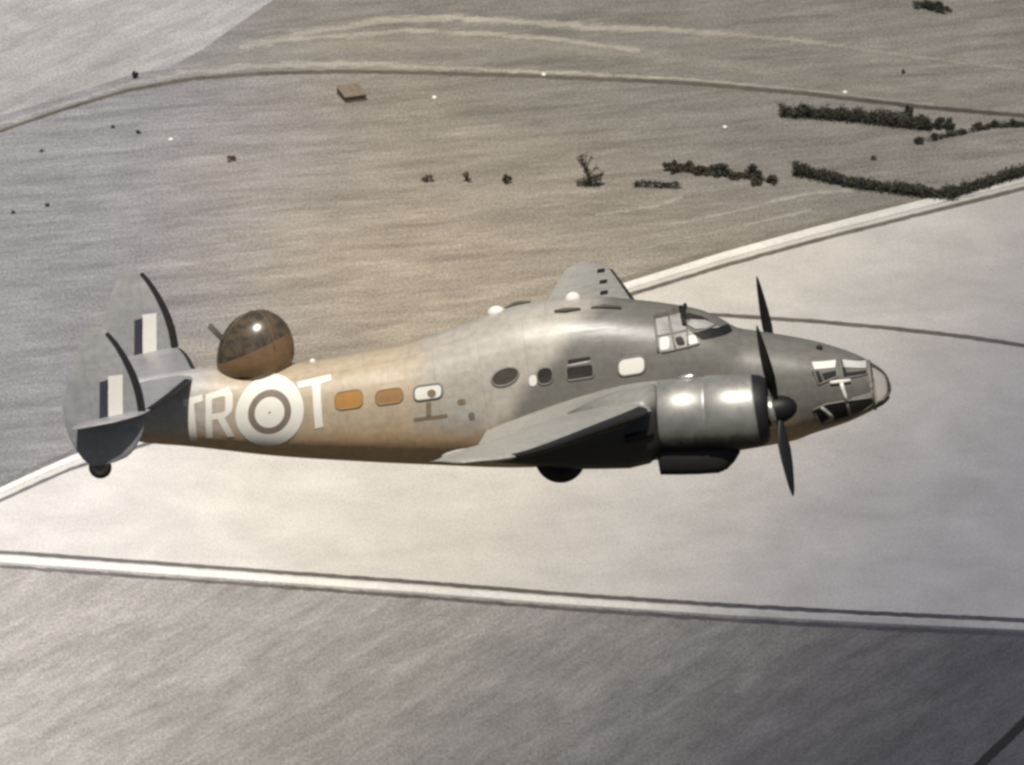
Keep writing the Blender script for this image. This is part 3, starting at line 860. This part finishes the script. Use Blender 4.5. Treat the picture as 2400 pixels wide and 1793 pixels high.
# small stencils, vents and hatches on the side
patch('stencil', [[(-1.585, .12), (-1.625, -.13), (-1.525, -.13), (-1.485, .12)], [(-1.875, -.14), (-1.88, -.20), (-1.22, -.215), (-1.215, -.145)]], M_mark, fus, .006)
patch('vent', [rrect(-.985, -.83, -.01, .10, 0, .04)], M_mark, fus, .006)
patch('vent', [rrect(-.82, -.70, -.33, -.18, 0, .05)], plain('grey_vent_paint', (.17, .16, .15), .6, .3, .1, 6), fus, .006)
patch('hatch', [rrect(1.76, 1.92, .77, .87, 0, .04)], M_framec, fus, .006)

# ---- canopy
cp = patch('canopy', [[(2.93, .44), (3.02, .40), (3.50, .40), (3.76, .44), (3.66, .60), (3.52, .76), (3.46, .985), (2.96, .985)]], M_gglass, plane, .014)
cp['label'] = 'pale side glazing of the cockpit'
for a, b in (((2.95, .42), (2.96, .985)), ((3.28, .40), (3.22, .985)), ((3.52, .40), (3.54, .74)), ((2.94, .70), (3.54, .70)), ((3.02, .40), (3.74, .43))):
    bar('frame', a, b, .022, M_framec, cp, .014)
patch('pane', [rrect(3.00, 3.18, .44, .66, .1, .05)], M_bright, cp, .020)
patch('pane', [rrect(3.31, 3.46, .46, .62, -.3, .05)], M_dglass, cp, .020)
patch('pane', [rrect(3.52, 3.70, .45, .60, -.3, .04)], M_bright, cp, .020)
ws = patch('windscreen', [[(3.67, .615), (3.80, .50), (3.92, .49), (4.36, .475), (4.30, .60), (4.02, .62), (3.86, .66)]], M_black, plane, .016)
ws['label'] = 'dark windscreen in front of the cockpit'
patch('pane', [[(3.55, .80), (3.70, .69), (3.86, .67), (4.02, .63), (4.14, .61), (4.02, .70), (3.88, .79), (3.62, .86)]], M_gglass, ws, .016)
patch('pane', [[(3.52, .88), (3.62, .87), (3.88, .80), (3.96, .76), (3.84, .85), (3.60, .95), (3.50, .96)]], M_dglass, ws, .016)
bar('frame', (3.50, .78), (3.46, 1.06), .045, M_black, ws, .02)
bar('frame', (3.66, .63), (4.08, .66), .025, M_framec, ws, .02)
patch('hatch', [rrect(2.93, 3.25, 1.0, 1.06, 0, .03), rrect(3.27, 3.44, .985, 1.085, 0, .04)], M_dkfair, fus, .008)
bm = bmesh.new()                                               # windscreen bow standing proud of the roof
tube(bm, [on(3.50, .9, .01), on(3.52, 1.02, .03), (3.53, 0, zt(3.53) + .05), on(3.52, 1.02, .03, 1), on(3.50, .9, .01, 1)], .035, 6)
obj('windscreen_bow', bm, M_black, fus, True)

# ---- nose
bm = bmesh.new()
nx = [NOSE_CUT + .004, 6.90, 6.95, 7.0, 7.05, 7.09, 7.12, 7.145, 7.165, 7.18, 7.19]
loft(bm, [ring(x) for x in nx], True, False, True)
nc = obj('nose_cone', bm, M_clear, plane, True)
nc['label'] = 'clear perspex nose tip'
bm = bmesh.new()
tube(bm, [Vector(p) for p in ring(NOSE_CUT, 40, 1.008)], .028, 6, True)
obj('frame', bm, M_framec, nc, True)
bm = bmesh.new()
tube(bm, [on(x, zb(x) + (zt(x) - zb(x)) * .12, .004) for x in (6.86, 6.95, 7.02, 7.08, 7.12)], .03, 6)
obj('frame', bm, M_black, nc, True)
ng = patch('nose_window', [[(5.80, -.27), (6.24, -.335), (6.215, -.45), (5.78, -.40)]], M_bright, plane, .012)
patch('pane', [[(5.77, -.44), (5.90, -.45), (5.96, -.66), (5.85, -.66)], [(5.95, -.50), (6.22, -.50), (6.22, -.60), (5.99, -.64)]], M_black, ng, .012)
rim('frame', [(5.78, -.26), (6.26, -.33), (6.25, -.61), (5.86, -.69)], M_framec, ng, .018, .012)
n2 = patch('nose_window', [[(6.36, -.355), (6.79, -.51), (6.785, -.60), (6.36, -.475)]], plain('pale_glass', (.55, .54, .50), .2, .5, .08, 4), plane, .012)
patch('pane', [[(6.325, -.35), (6.36, -.37), (6.42, -.58), (6.78, -.635), (6.775, -.68), (6.34, -.655)]], M_black, n2, .012)
rim('frame', [(6.32, -.33), (6.80, -.50), (6.79, -.70), (6.33, -.67)], M_framec, n2, .018, .012)
bar('nose_frame', (6.08, -.70), (6.46, -.735), .04, M_alu, plane, .02).data.materials[0] = M_bright
bar('nose_frame', (6.285, -.735), (6.335, -1.11), .04, M_bright, plane, .02)
n3 = patch('nose_window', [[(5.93, -1.12), (6.30, -1.13), (6.32, -1.43), (6.05, -1.46)]], M_black, plane, .012)
n3['label'] = 'dark lower nose window'
patch('pane', [[(6.37, -1.13), (6.55, -1.17), (6.80, -1.15), (6.80, -1.24), (6.60, -1.36), (6.37, -1.40)]], M_dglass, n3, .012)
patch('pane', [[(6.44, -1.06), (6.82, -1.03), (6.82, -1.12), (6.55, -1.14), (6.44, -1.11)]], M_gglass, n3, .012)
patch('pane', [[(5.70, -1.22), (5.82, -1.15), (5.96, -1.40), (5.80, -1.47)]], M_black, n3, .012)
bar('frame', (5.84, -1.13), (6.03, -1.38), .035, M_gglass, n3, .014)
bar('frame', (6.335, -1.11), (6.345, -1.44), .03, M_framec, n3, .014)
rim('frame', [(5.68, -1.16), (5.95, -1.09), (6.34, -1.10), (6.82, -1.14), (6.82, -1.28), (6.32, -1.49), (5.78, -1.51)], M_framec, n3, .016, .012)
bm = bmesh.new()
bmesh.ops.create_icosphere(bm, subdivisions=2, radius=.07)
bmesh.ops.translate(bm, verts=bm.verts, vec=on(5.96, -.10, 0))
obj('vent_knob', bm, M_black, fus, True)

# ---- dorsal blisters and aerial
def blister(name, x, y, z, rx, ry, rz, mat, label=None):
    bm = bmesh.new()
    bmesh.ops.create_uvsphere(bm, u_segments=20, v_segments=12, radius=1)
    bmesh.ops.transform(bm, matrix=Matrix.Translation((x, y, z)) @ Matrix.Diagonal((rx, ry, rz, 1)), verts=bm.verts)
    o = obj(name, bm, mat, fus, True)
    if label: o['label'] = label
    return o
blister('aerial_housing', -.07, 0, zt(-.07) - .01, .17, .13, .13, M_bright, 'white loop aerial housing on the spine')
blister('astrodome', 1.43, 0, zt(1.43) - .01, .15, .14, .13, M_bright, 'white blister ahead of the loop aerial')
blister('aerial_base', -3.72, 0, zt(-3.72), .06, .05, .06, M_bright)
bm = bmesh.new()
tube(bm, [(.12, 0, zt(.12) + .01), (.35, -.0, zt(.35) + .03), (.62, 0, zt(.62) + .015)], [.02, .05, .02], 8)
obj('aerial_fairing', bm, M_dkfair, fus, True)
bm = bmesh.new()
tube(bm, [on(1.08, 1.40, .01), on(1.30, 1.385, .03), on(1.58, 1.37, .01)], [.03, .05, .03], 8)
obj('aerial_fairing', bm, M_dkfair, fus, True)
bm = bmesh.new()
tube(bm, [on(1.78, 1.36, .01), on(2.05, 1.33, .03), on(2.35, 1.26, .02)], [.02, .045, .03], 8)
obj('aerial_fairing', bm, M_dkfair, fus, True)

# ---- turret
tu = empty('dorsal_turret'); tu.parent = plane; tu['label'] = 'brown perspex dome turret with a gun pointing aft'
TC = Vector((-4.79, 0, 1.33))
def brown_glass():
    t = NT('brown_perspex')
    v = t.coord()
    n = t.noise(v, 4.5, 5, .7, .5)
    c = t.mix(t.step(n, .40, .62), (.20, .145, .085), (.085, .072, .052))
    t.b.inputs['Transmission Weight'].default_value = .45
    t.b.inputs['Coat Weight'].default_value = .6
    t.b.inputs['Coat Roughness'].default_value = .27
    return t.finish(c, .22, .5)
M_brown = brown_glass()
def dome_pt(a, t, k=1.0):
    r = .765 * k * math.cos(a) ** .95
    z = (.87 if a > 0 else .62) * k * math.sin(a)
    return (TC.x + r * math.cos(t) + .14 * z, .80 * r * math.sin(t), TC.z + z)
def dome_part(name, a0, a1, mat, n=14, tilt=0.0):
    bm = bmesh.new()
    rr = []
    for i in range(n + 1):
        f = i / n
        row = []
        for k in range(36):
            t = 2 * math.pi * k / 36
            lo_, hi_ = a0(t), a1(t)
            row.append(dome_pt(R(lo_ + (hi_ - lo_) * f), t))
        rr.append(row)
    loft(bm, rr, True, False, False)
    bmesh.ops.remove_doubles(bm, verts=bm.verts, dist=1e-4)
    return obj(name, bm, mat, tu, True)
mid = lambda t: 12 + 14 * math.cos(t)
dome_part('dome', mid, lambda t: 89.5, M_brown)
M_lower_dome = plain('brown_turret_skirt', (.185, .112, .054), .42, .5, .22, 5)
dome_part('turret_skirt', lambda t: -30 - 6 * math.cos(t), mid, M_lower_dome, 6)  # browner colour below imitates sky reflection only on the upper dome
M_rib = plain('bronze_rib', (.16, .115, .07), .4, .4, .1, 6)
for k in range(4):
    a = 2 * math.pi * (k + .38) / 4
    bm = bmesh.new()
    pts = []
    for i in range(9):
        e = R(10 + 76 * i / 8)
        pts.append(dome_pt(e, a, 1.004))
    tube(bm, pts, .010, 5)
    obj('rib', bm, M_rib, tu, True)
bm = bmesh.new()
lathe(bm, [(0, .50), (.05, .53), (.10, .52)], (TC.x, 0, TC.z - .40), (0, 0, 1), 40)
obj('turret_ring', bm, M_rib, tu, True)
bm = bmesh.new()
lathe(bm, [(0, .5), (.35, .45), (.5, .25), (.75, .18), (.8, .05)], (TC.x, 0, TC.z - .25), (0, 0, 1), 16)
obj('gun_mount', bm, M_black, tu, True)
for s in (-1, 1):
    bm = bmesh.new()
    a, b = Vector((-5.25, .13 * s - .1, 1.62)), Vector((-5.56, .13 * s - .1, 2.07))
    tube(bm, [a, a.lerp(b, .4), a.lerp(b, .42), b], [.026, .026, .032, .032], 8)
    obj('gun_barrel', bm, M_dkfair, tu, True)

# ---- aerofoil surfaces
def foil(c, th, n=14):
    up = []
    for i in range(n + 1):
        x = .5 * (1 - math.cos(math.pi * i / n))
        y = 5 * th * (.2969 * math.sqrt(x) - .126 * x - .3516 * x * x + .2843 * x ** 3 - .1036 * x ** 4)
        up.append((x * c, y * c))
    return up
def section(le, te, y, th, n=14, x0=0.0, x1=1.0, grow=0.0):
    """le, te = (x, z); loop TE upper -> LE -> TE lower, limited to the chord range x0..x1"""
    c = le[0] - te[0]
    dz = te[1] - le[1]
    f = foil(1.0, th, n)
    if x0 > 0 or x1 < 1:
        xs_ = [x0 + (x1 - x0) * i / n for i in range(n + 1)]
        g = lambda x: 5 * th * (.2969 * math.sqrt(max(x, 0)) - .126 * x - .3516 * x * x + .2843 * x ** 3 - .1036 * x ** 4)
        f = [(x, g(x)) for x in xs_]
    pts = [(x, q + grow / c) for x, q in f[::-1]] + [(x, -q * .82 - grow / c) for x, q in (f[1:] if x0 == 0 else f)]
    return [(le[0] - x * c + (grow if x < .02 else 0), y, le[1] + dz * x + q * c) for x, q in pts]

def surf(tab):
    f = [pchip([(t[0], t[k]) for t in tab]) for k in range(1, 6)]
    return lambda y: ((f[0](y), f[1](y)), (f[2](y), f[3](y)), f[4](y))
def panel(name, S, sgn, y0, y1, mat, parent, x0=0.0, x1=1.0, grow=0.0, n=14, k=20):
    bm = bmesh.new()
    rings = []
    for i in range(k + 1):
        y = y0 + (y1 - y0) * i / k
        le, te, th = S(y)
        rings.append(section(le, te, sgn * y, th, n, x0, x1, grow))
    loft(bm, rings)
    return obj(name, bm, mat, parent, True, 45)

# y, LE x, LE z, TE x, TE z, thickness
STAR = [(.7, 3.25, -.30, -.52, -.60, .150), (2.9, 2.93, -.26, -.58, -.50, .150), (3.6, 2.80, -.20, -.62, -.42, .145), (6.0, 1.90, .02, -.80, .02, .13), (8.3, 1.03, .26, -.95, .36, .115),
        (8.9, .78, .34, -.99, .47, .105), (9.3, .55, .41, -1.0, .55, .095), (9.6, .30, .47, -.96, .61, .085), (9.8, .05, .53, -.85, .65, .08), (9.9, -.25, .56, -.65, .65, .07)]
PORT = [(.7, 3.25, -.30, -.52, -.60, .150), (2.9, 2.93, -.26, -.42, -.50, .150), (3.6, 2.80, -.18, -.30, -.35, .145), (5.5, 2.33, .12, .02, .02, .135), (8.6, 1.72, .36, .50, .36, .115),
        (9.2, 1.58, .42, .58, .43, .10), (9.5, 1.42, .46, .66, .47, .09), (9.7, 1.25, .50, .78, .51, .085), (9.8, 1.10, .52, .90, .53, .08)]
for sgn, tab, lab in ((-1, STAR, 'near starboard wing'), (1, PORT, 'far port wing')):
    S = surf(tab)
    ymax = tab[-1][0]
    w = panel('wing', S, sgn, .7, ymax, P_wing, plane, k=60)
    w['label'] = lab
    panel('de_icing_boot', S, sgn, 3.75, ymax - .75, M_boot, w, 0, .045, .012, 8, 24)
    panel('flap', S, sgn, 1.2, 5.6, P_wing, w, .74, .985, .005, 6, 12)
    panel('aileron', S, sgn, 5.72, ymax - .75, P_wing, w, .78, .985, .005, 6, 12)
    for yy in ((2.2, 3.9, 5.5) if sgn > 0 else (3.9, 5.6)):
        le, te, th = S(yy)
        bm = bmesh.new()
        bmesh.ops.create_uvsphere(bm, u_segments=12, v_segments=8, radius=1)
        bmesh.ops.transform(bm, matrix=Matrix.Translation((te[0] + .15, sgn * yy, te[1] - .05)) @ Matrix.Diagonal((.42, .06, .10, 1)), verts=bm.verts)
        obj('flap_track_fairing', bm, P_wing, w, True)
    if sgn > 0:
        for yy, fx in ((8.9, .22), (7.9, .25), (6.9, .28)):
            le, te, th = S(yy); c = le[0] - te[0]
            bm = bmesh.new()
            zz = le[1] + (te[1] - le[1]) * fx + c * 5 * th * (.2969 * fx ** .5 - .126 * fx - .3516 * fx ** 2 + .2843 * fx ** 3)
            box(bm, (le[0] - fx * c, yy, zz), (.15, .28, .05))
            obj('vent', bm, M_black, w)

TAILP = [(.2, -5.98, 1.13, -7.75, 1.11, .10), (3.2, -6.62, 1.13, -7.95, 1.10, .095), (3.4, -6.74, 1.125, -8.0, 1.10, .09), (3.58, -6.98, 1.12, -8.02, 1.10, .085), (3.70, -7.3, 1.11, -7.98, 1.10, .08), (3.75, -7.6, 1.11, -7.88, 1.10, .07)]
S = surf(TAILP)
for sgn in (-1, 1):
    tp = panel('tailplane', S, sgn, .2, 3.75, P_fin, plane, k=40)
    panel('de_icing_boot', S, sgn, .55, 3.05, M_boot, tp, 0, .05, .008, 8, 14)
    panel('elevator', S, sgn, .75, 3.05, P_fin, tp, .68, .985, .007, 6, 10)

FIN = [(.26, -7.42, -7.78, .05), (.32, -7.17, -7.90, .07), (.52, -6.92, -8.03, .08), (.83, -6.74, -8.15, .085), (1.19, -6.67, -8.20, .085), (1.43, -6.67, -8.19, .085), (1.77, -6.71, -8.08, .085),
       (2.16, -6.82, -7.90, .085), (2.51, -6.97, -7.71, .085), (2.72, -7.10, -7.57, .08), (2.84, -7.19, -7.47, .07), (2.89, -7.26, -7.40, .05)]
fl, ft, fth = (pchip([(t[0], t[k]) for t in FIN]) for k in (1, 2, 3))
def fin_panel(name, yc, z0, z1, mat, parent, x0=0., x1=1., grow=0., n=12, k=40):
    bm = bmesh.new()
    rings = []
    for i in range(k + 1):
        z = z0 + (z1 - z0) * i / k
        s = section((fl(z), 0), (ft(z), 0), 0, fth(z), n, x0, x1, grow)
        rings.append([(x, yc + q * 1.0, z) for x, _, q in s])
    loft(bm, rings)
    return obj(name, bm, mat, parent, True, 45)
for sgn, lab in ((-1, 'near starboard fin'), (1, 'far port fin')):
    yc = 3.2 * sgn
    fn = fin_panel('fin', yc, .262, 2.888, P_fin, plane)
    fn['label'] = lab
    fin_panel('de_icing_boot', yc, 1.18, 2.74, M_boot, fn, 0, .07, .030, 8, 24)
    fin_panel('rudder', yc, .40, 2.60, P_fin, fn, .58, .985, .008, 6, 20)
    for nm, mt, cs in (('flash_white', M_letter, ((-7.225, 1.93), (-6.945, 1.92), (-7.085, 1.05), (-7.365, 1.07))), ('flash_dark', M_flash, ((-7.40, 1.84), (-7.228, 1.86), (-7.368, 1.09), (-7.53, 1.11)))):
        for face in (-1, 1):
            bm = bmesh.new()
            rows = []
            for i in range(9):
                row = []
                for j in range(5):
                    u, v = j / 4, i / 8
                    ax = cs[0][0] * (1 - u) + cs[1][0] * u; bx = cs[3][0] * (1 - u) + cs[2][0] * u
                    az = cs[0][1] * (1 - u) + cs[1][1] * u; bz = cs[3][1] * (1 - u) + cs[2][1] * u
                    x, z = ax * (1 - v) + bx * v, az * (1 - v) + bz * v
                    c = fl(z) - ft(z); q = (fl(z) - x) / c; th = fth(z)
                    yy = 5 * th * (.2969 * math.sqrt(q) - .126 * q - .3516 * q * q + .2843 * q ** 3 - .1036 * q ** 4) * c
                    row.append((x, yc + face * (yy * (1.0 if face > 0 else 1.0) + .016), z))
                rows.append(row)
            loft(bm, rows, False)
            obj(nm, bm, mt, fn, True)

# ---- engines, propellers, wheels
def nacelle(sgn, shift, drop, label, rot0, plabel, br=1.0):
    yc = 2.95 * sgn
    root = empty('engine_nacelle', (0, 0, -drop)); root.parent = plane; root['label'] = label
    ax = Vector((1, 0, -.095)).normalized()
    P = lambda x: Vector((x + shift, yc, -.635 - .095 * (x - 4.94)))
    O_ = P(0)
    L_ = 1 / ax.x
    def D(x): return x * L_
    # cowling: barrel, rolled lip, open mouth
    prof = [(2.90, .655), (2.92, .672), (3.3, .692), (3.72, .702), (3.735, .692), (3.80, .694), (3.815, .710), (4.3, .712), (4.62, .70), (4.82, .665), (4.92, .61), (4.955, .56), (4.93, .51), (4.80, .49), (4.5, .50), (4.45, .30)]
    bm = bmesh.new()
    lathe(bm, [(D(x), r) for x, r in prof], O_, ax, 44, False)
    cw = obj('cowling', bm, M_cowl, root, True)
    cw.data.polygons.foreach_set('use_smooth', [True] * len(cw.data.polygons))
    bm = bmesh.new(); lathe(bm, [(D(4.40), .52), (D(4.42), .52)], O_, ax, 32); obj('engine_face', bm, M_black, root)
    for k in range(9):
        a = 2 * math.pi * k / 9
        q = ax.to_track_quat('Z', 'Y')
        bm = bmesh.new()
        c0 = O_ + ax * D(4.56) + q @ Vector((.17 * math.cos(a), .17 * math.sin(a), 0)); c1 = O_ + ax * D(4.56) + q @ Vector((.47 * math.cos(a), .47 * math.sin(a), 0))
        tube(bm, [c0, c1], .085, 8)
        obj('engine_cylinder', bm, M_black, root, True)
    # body behind the cowling
    bm = bmesh.new()
    rings = []
    for x, zt_, zb_, w in ((2.91, .16, -1.10, .64), (2.6, .17, -1.30, .66), (2.2, .14, -1.335, .66), (1.7, .03, -1.27, .64), (1.2, -.14, -1.20, .58), (.7, -.30, -1.08, .50), (.2, -.44, -.96, .40), (-.3, -.52, -.84, .27), (-.75, -.52, -.74, .14), (-1.0, -.60, -.68, .05)):
        rings.append([(x + shift, yc + w * math.copysign(abs(math.cos(t)) ** .9, math.cos(t)), (zt_ + zb_) / 2 + (zt_ - zb_) / 2 * math.copysign(abs(math.sin(t)) ** .9, math.sin(t))) for t in [2 * math.pi * k / 36 for k in range(36)]])
    loft(bm, rings)
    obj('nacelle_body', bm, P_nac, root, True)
    # chin scoop with its squared rear end
    bm = bmesh.new()
    rings = []
    for x, b, w, t_ in ((2.77, -1.535, .36, -.95), (3.1, -1.585, .38, -1.0), (3.5, -1.635, .38, -1.05), (3.85, -1.665, .36, -1.1), (4.02, -1.62, .32, -1.1), (4.18, -1.50, .24, -1.1), (4.30, -1.36, .14, -1.15)):
        rings.append([(x + shift, yc + w * math.copysign(abs(math.cos(t)) ** .6, math.cos(t)), (t_ + b) / 2 + (t_ - b) / 2 * math.copysign(abs(math.sin(t)) ** .6, math.sin(t))) for t in [2 * math.pi * k / 24 for k in range(24)]])
    loft(bm, rings)
    obj('oil_cooler', bm, M_black, root, True, 50)
    bm = bmesh.new()                                                # small intake on the cowling top
    tube(bm, [P(3.30) + Vector((0, 0, .66)), P(3.45) + Vector((0, 0, .70)), P(3.62) + Vector((0, 0, .715)), P(3.72) + Vector((0, 0, .71))], [.03, .07, .075, .06], 10)
    obj('air_intake', bm, M_alu, root, True)
    bm = bmesh.new()
    tube(bm, [(2.78 + shift, yc + sgn * .62, -.62), (2.45 + shift, yc + sgn * .70, -.64), (2.25 + shift, yc + sgn * .72, -.65)], [.07, .085, .085], 10)
    obj('exhaust_pipe', bm, M_black, root, True)
    # wheel half out of its well
    wc = Vector((.93 + shift, yc, -.96))
    bm = bmesh.new()
    rings = []
    for k in range(36):
        a = 2 * math.pi * k / 36
        dr = Vector((math.cos(a), 0, math.sin(a)))
        rings.append([wc + dr * (.335 + .145 * math.cos(b)) + Vector((0, .14 * math.sin(b), 0)) for b in [2 * math.pi * j / 12 for j in range(12)]])
    v = [[bm.verts.new(p) for p in r] for r in rings]
    for a, b in zip(v, v[1:] + v[:1]):
        for j in range(12):
            bm.faces.new((a[j], a[(j+1) % 12], b[(j+1) % 12], b[j]))
    obj('tyre', bm, M_tyre, root, True)
    bm = bmesh.new(); lathe(bm, [(-.08, .1), (-.09, .26), (.09, .26), (.08, .1)], wc, (0, 1, 0), 24); obj('wheel_hub', bm, M_black, root, True)
    # propeller
    pr = empty('propeller', (0, 0, -drop)); pr.parent = plane; pr['label'] = plabel
    H = O_ + ax * D(5.13)
    ax = Vector((1, 0, .06)).normalized()
    q = ax.to_track_quat('Z', 'Y')
    upv = (Vector((0, 0, 1)) - ax * ax.z).normalized(); sid = ax.cross(upv)
    if sid.y < 0: sid = -sid                                         # towards port
    bm = bmesh.new()
    lathe(bm, [(-.42, .14), (-.30, .24), (-.10, .28), (.0, .27), (.12, .25), (.24, .20), (.33, .12), (.37, .02)], H, ax, 24)
    obj('hub', bm, M_prop, pr, True)
    bm = bmesh.new()
    lathe(bm, [(-.20, .285), (-.15, .30), (-.09, .30), (-.05, .283)], H, ax, 24)
    obj('hub_ring', bm, M_alu, pr, True)  # ring added to give the spinner a bright glint
    bm = bmesh.new()
    lathe(bm, [(-.48, .36), (-.40, .34), (-.30, .22), (-.26, .1)], H, ax, 24)
    obj('gear_case', bm, M_black, pr, True)
    for k in range(3):
        a = R(rot0 + 120 * k)
        d = upv * math.cos(a) + sid * math.sin(a)
        t = ax.cross(d).normalized()
        bm = bmesh.new()
        rings = []
        for r, c, th, pitch in ((.10, .11, .11, 60), (.28, .13, .11, 58), (.45, .22, .075, 52), (.75, .31, .052, 44), (1.05, .32, .038, 37), (1.35, .275, .027, 31), (1.58, .20, .018, 28), (1.70, .11, .012, 26), (1.75, .03, .008, 25)):
            p = R(pitch)
            u = t * math.cos(p) + ax * math.sin(p); n_ = ax * math.cos(p) - t * math.sin(p)
            r *= br
            rings.append([H + d * r + u * (c / 2 * math.cos(s)) + n_ * (th / 2 * math.sin(s)) for s in [2 * math.pi * j / 12 for j in range(12)]])
        loft(bm, rings)
        obj('blade', bm, M_prop, pr, True)
nacelle(-1, 0.0, 0.0, 'near starboard engine with bright cowling', -20, 'near starboard propeller', 1.075)
nacelle(1, -.22, .22, 'far port engine', 12, 'far port propeller, one blade above the nose')

# ---- tail wheel
tw = empty('tail_wheel'); tw.parent = plane
wc = Vector((-8.13, 0, -.38))
bm = bmesh.new()
rings = []
for k in range(24):
    a = 2 * math.pi * k / 24
    dr = Vector((math.cos(a), 0, math.sin(a)))
    rings.append([wc + dr * (.13 + .095 * math.cos(b)) + Vector((0, .085 * math.sin(b), 0)) for b in [2 * math.pi * j / 10 for j in range(10)]])
v = [[bm.verts.new(p) for p in r] for r in rings]
for a, b in zip(v, v[1:] + v[:1]):
    for j in range(10):
        bm.faces.new((a[j], a[(j+1) % 10], b[(j+1) % 10], b[j]))
obj('tyre', bm, M_tyre, tw, True)
bm = bmesh.new()
lathe(bm, [(-.06, .05), (-.06, .14), (.06, .14), (.06, .05)], wc, (0, 1, 0), 16)
obj('wheel_hub', bm, M_black, tw, True)
bm = bmesh.new()
tube(bm, [wc + Vector((.0, 0, 0)), wc + Vector((.12, 0, .35)), Vector((-7.85, 0, .55))], [.05, .06, .09], 10)
obj('strut', bm, M_framec, tw, True)
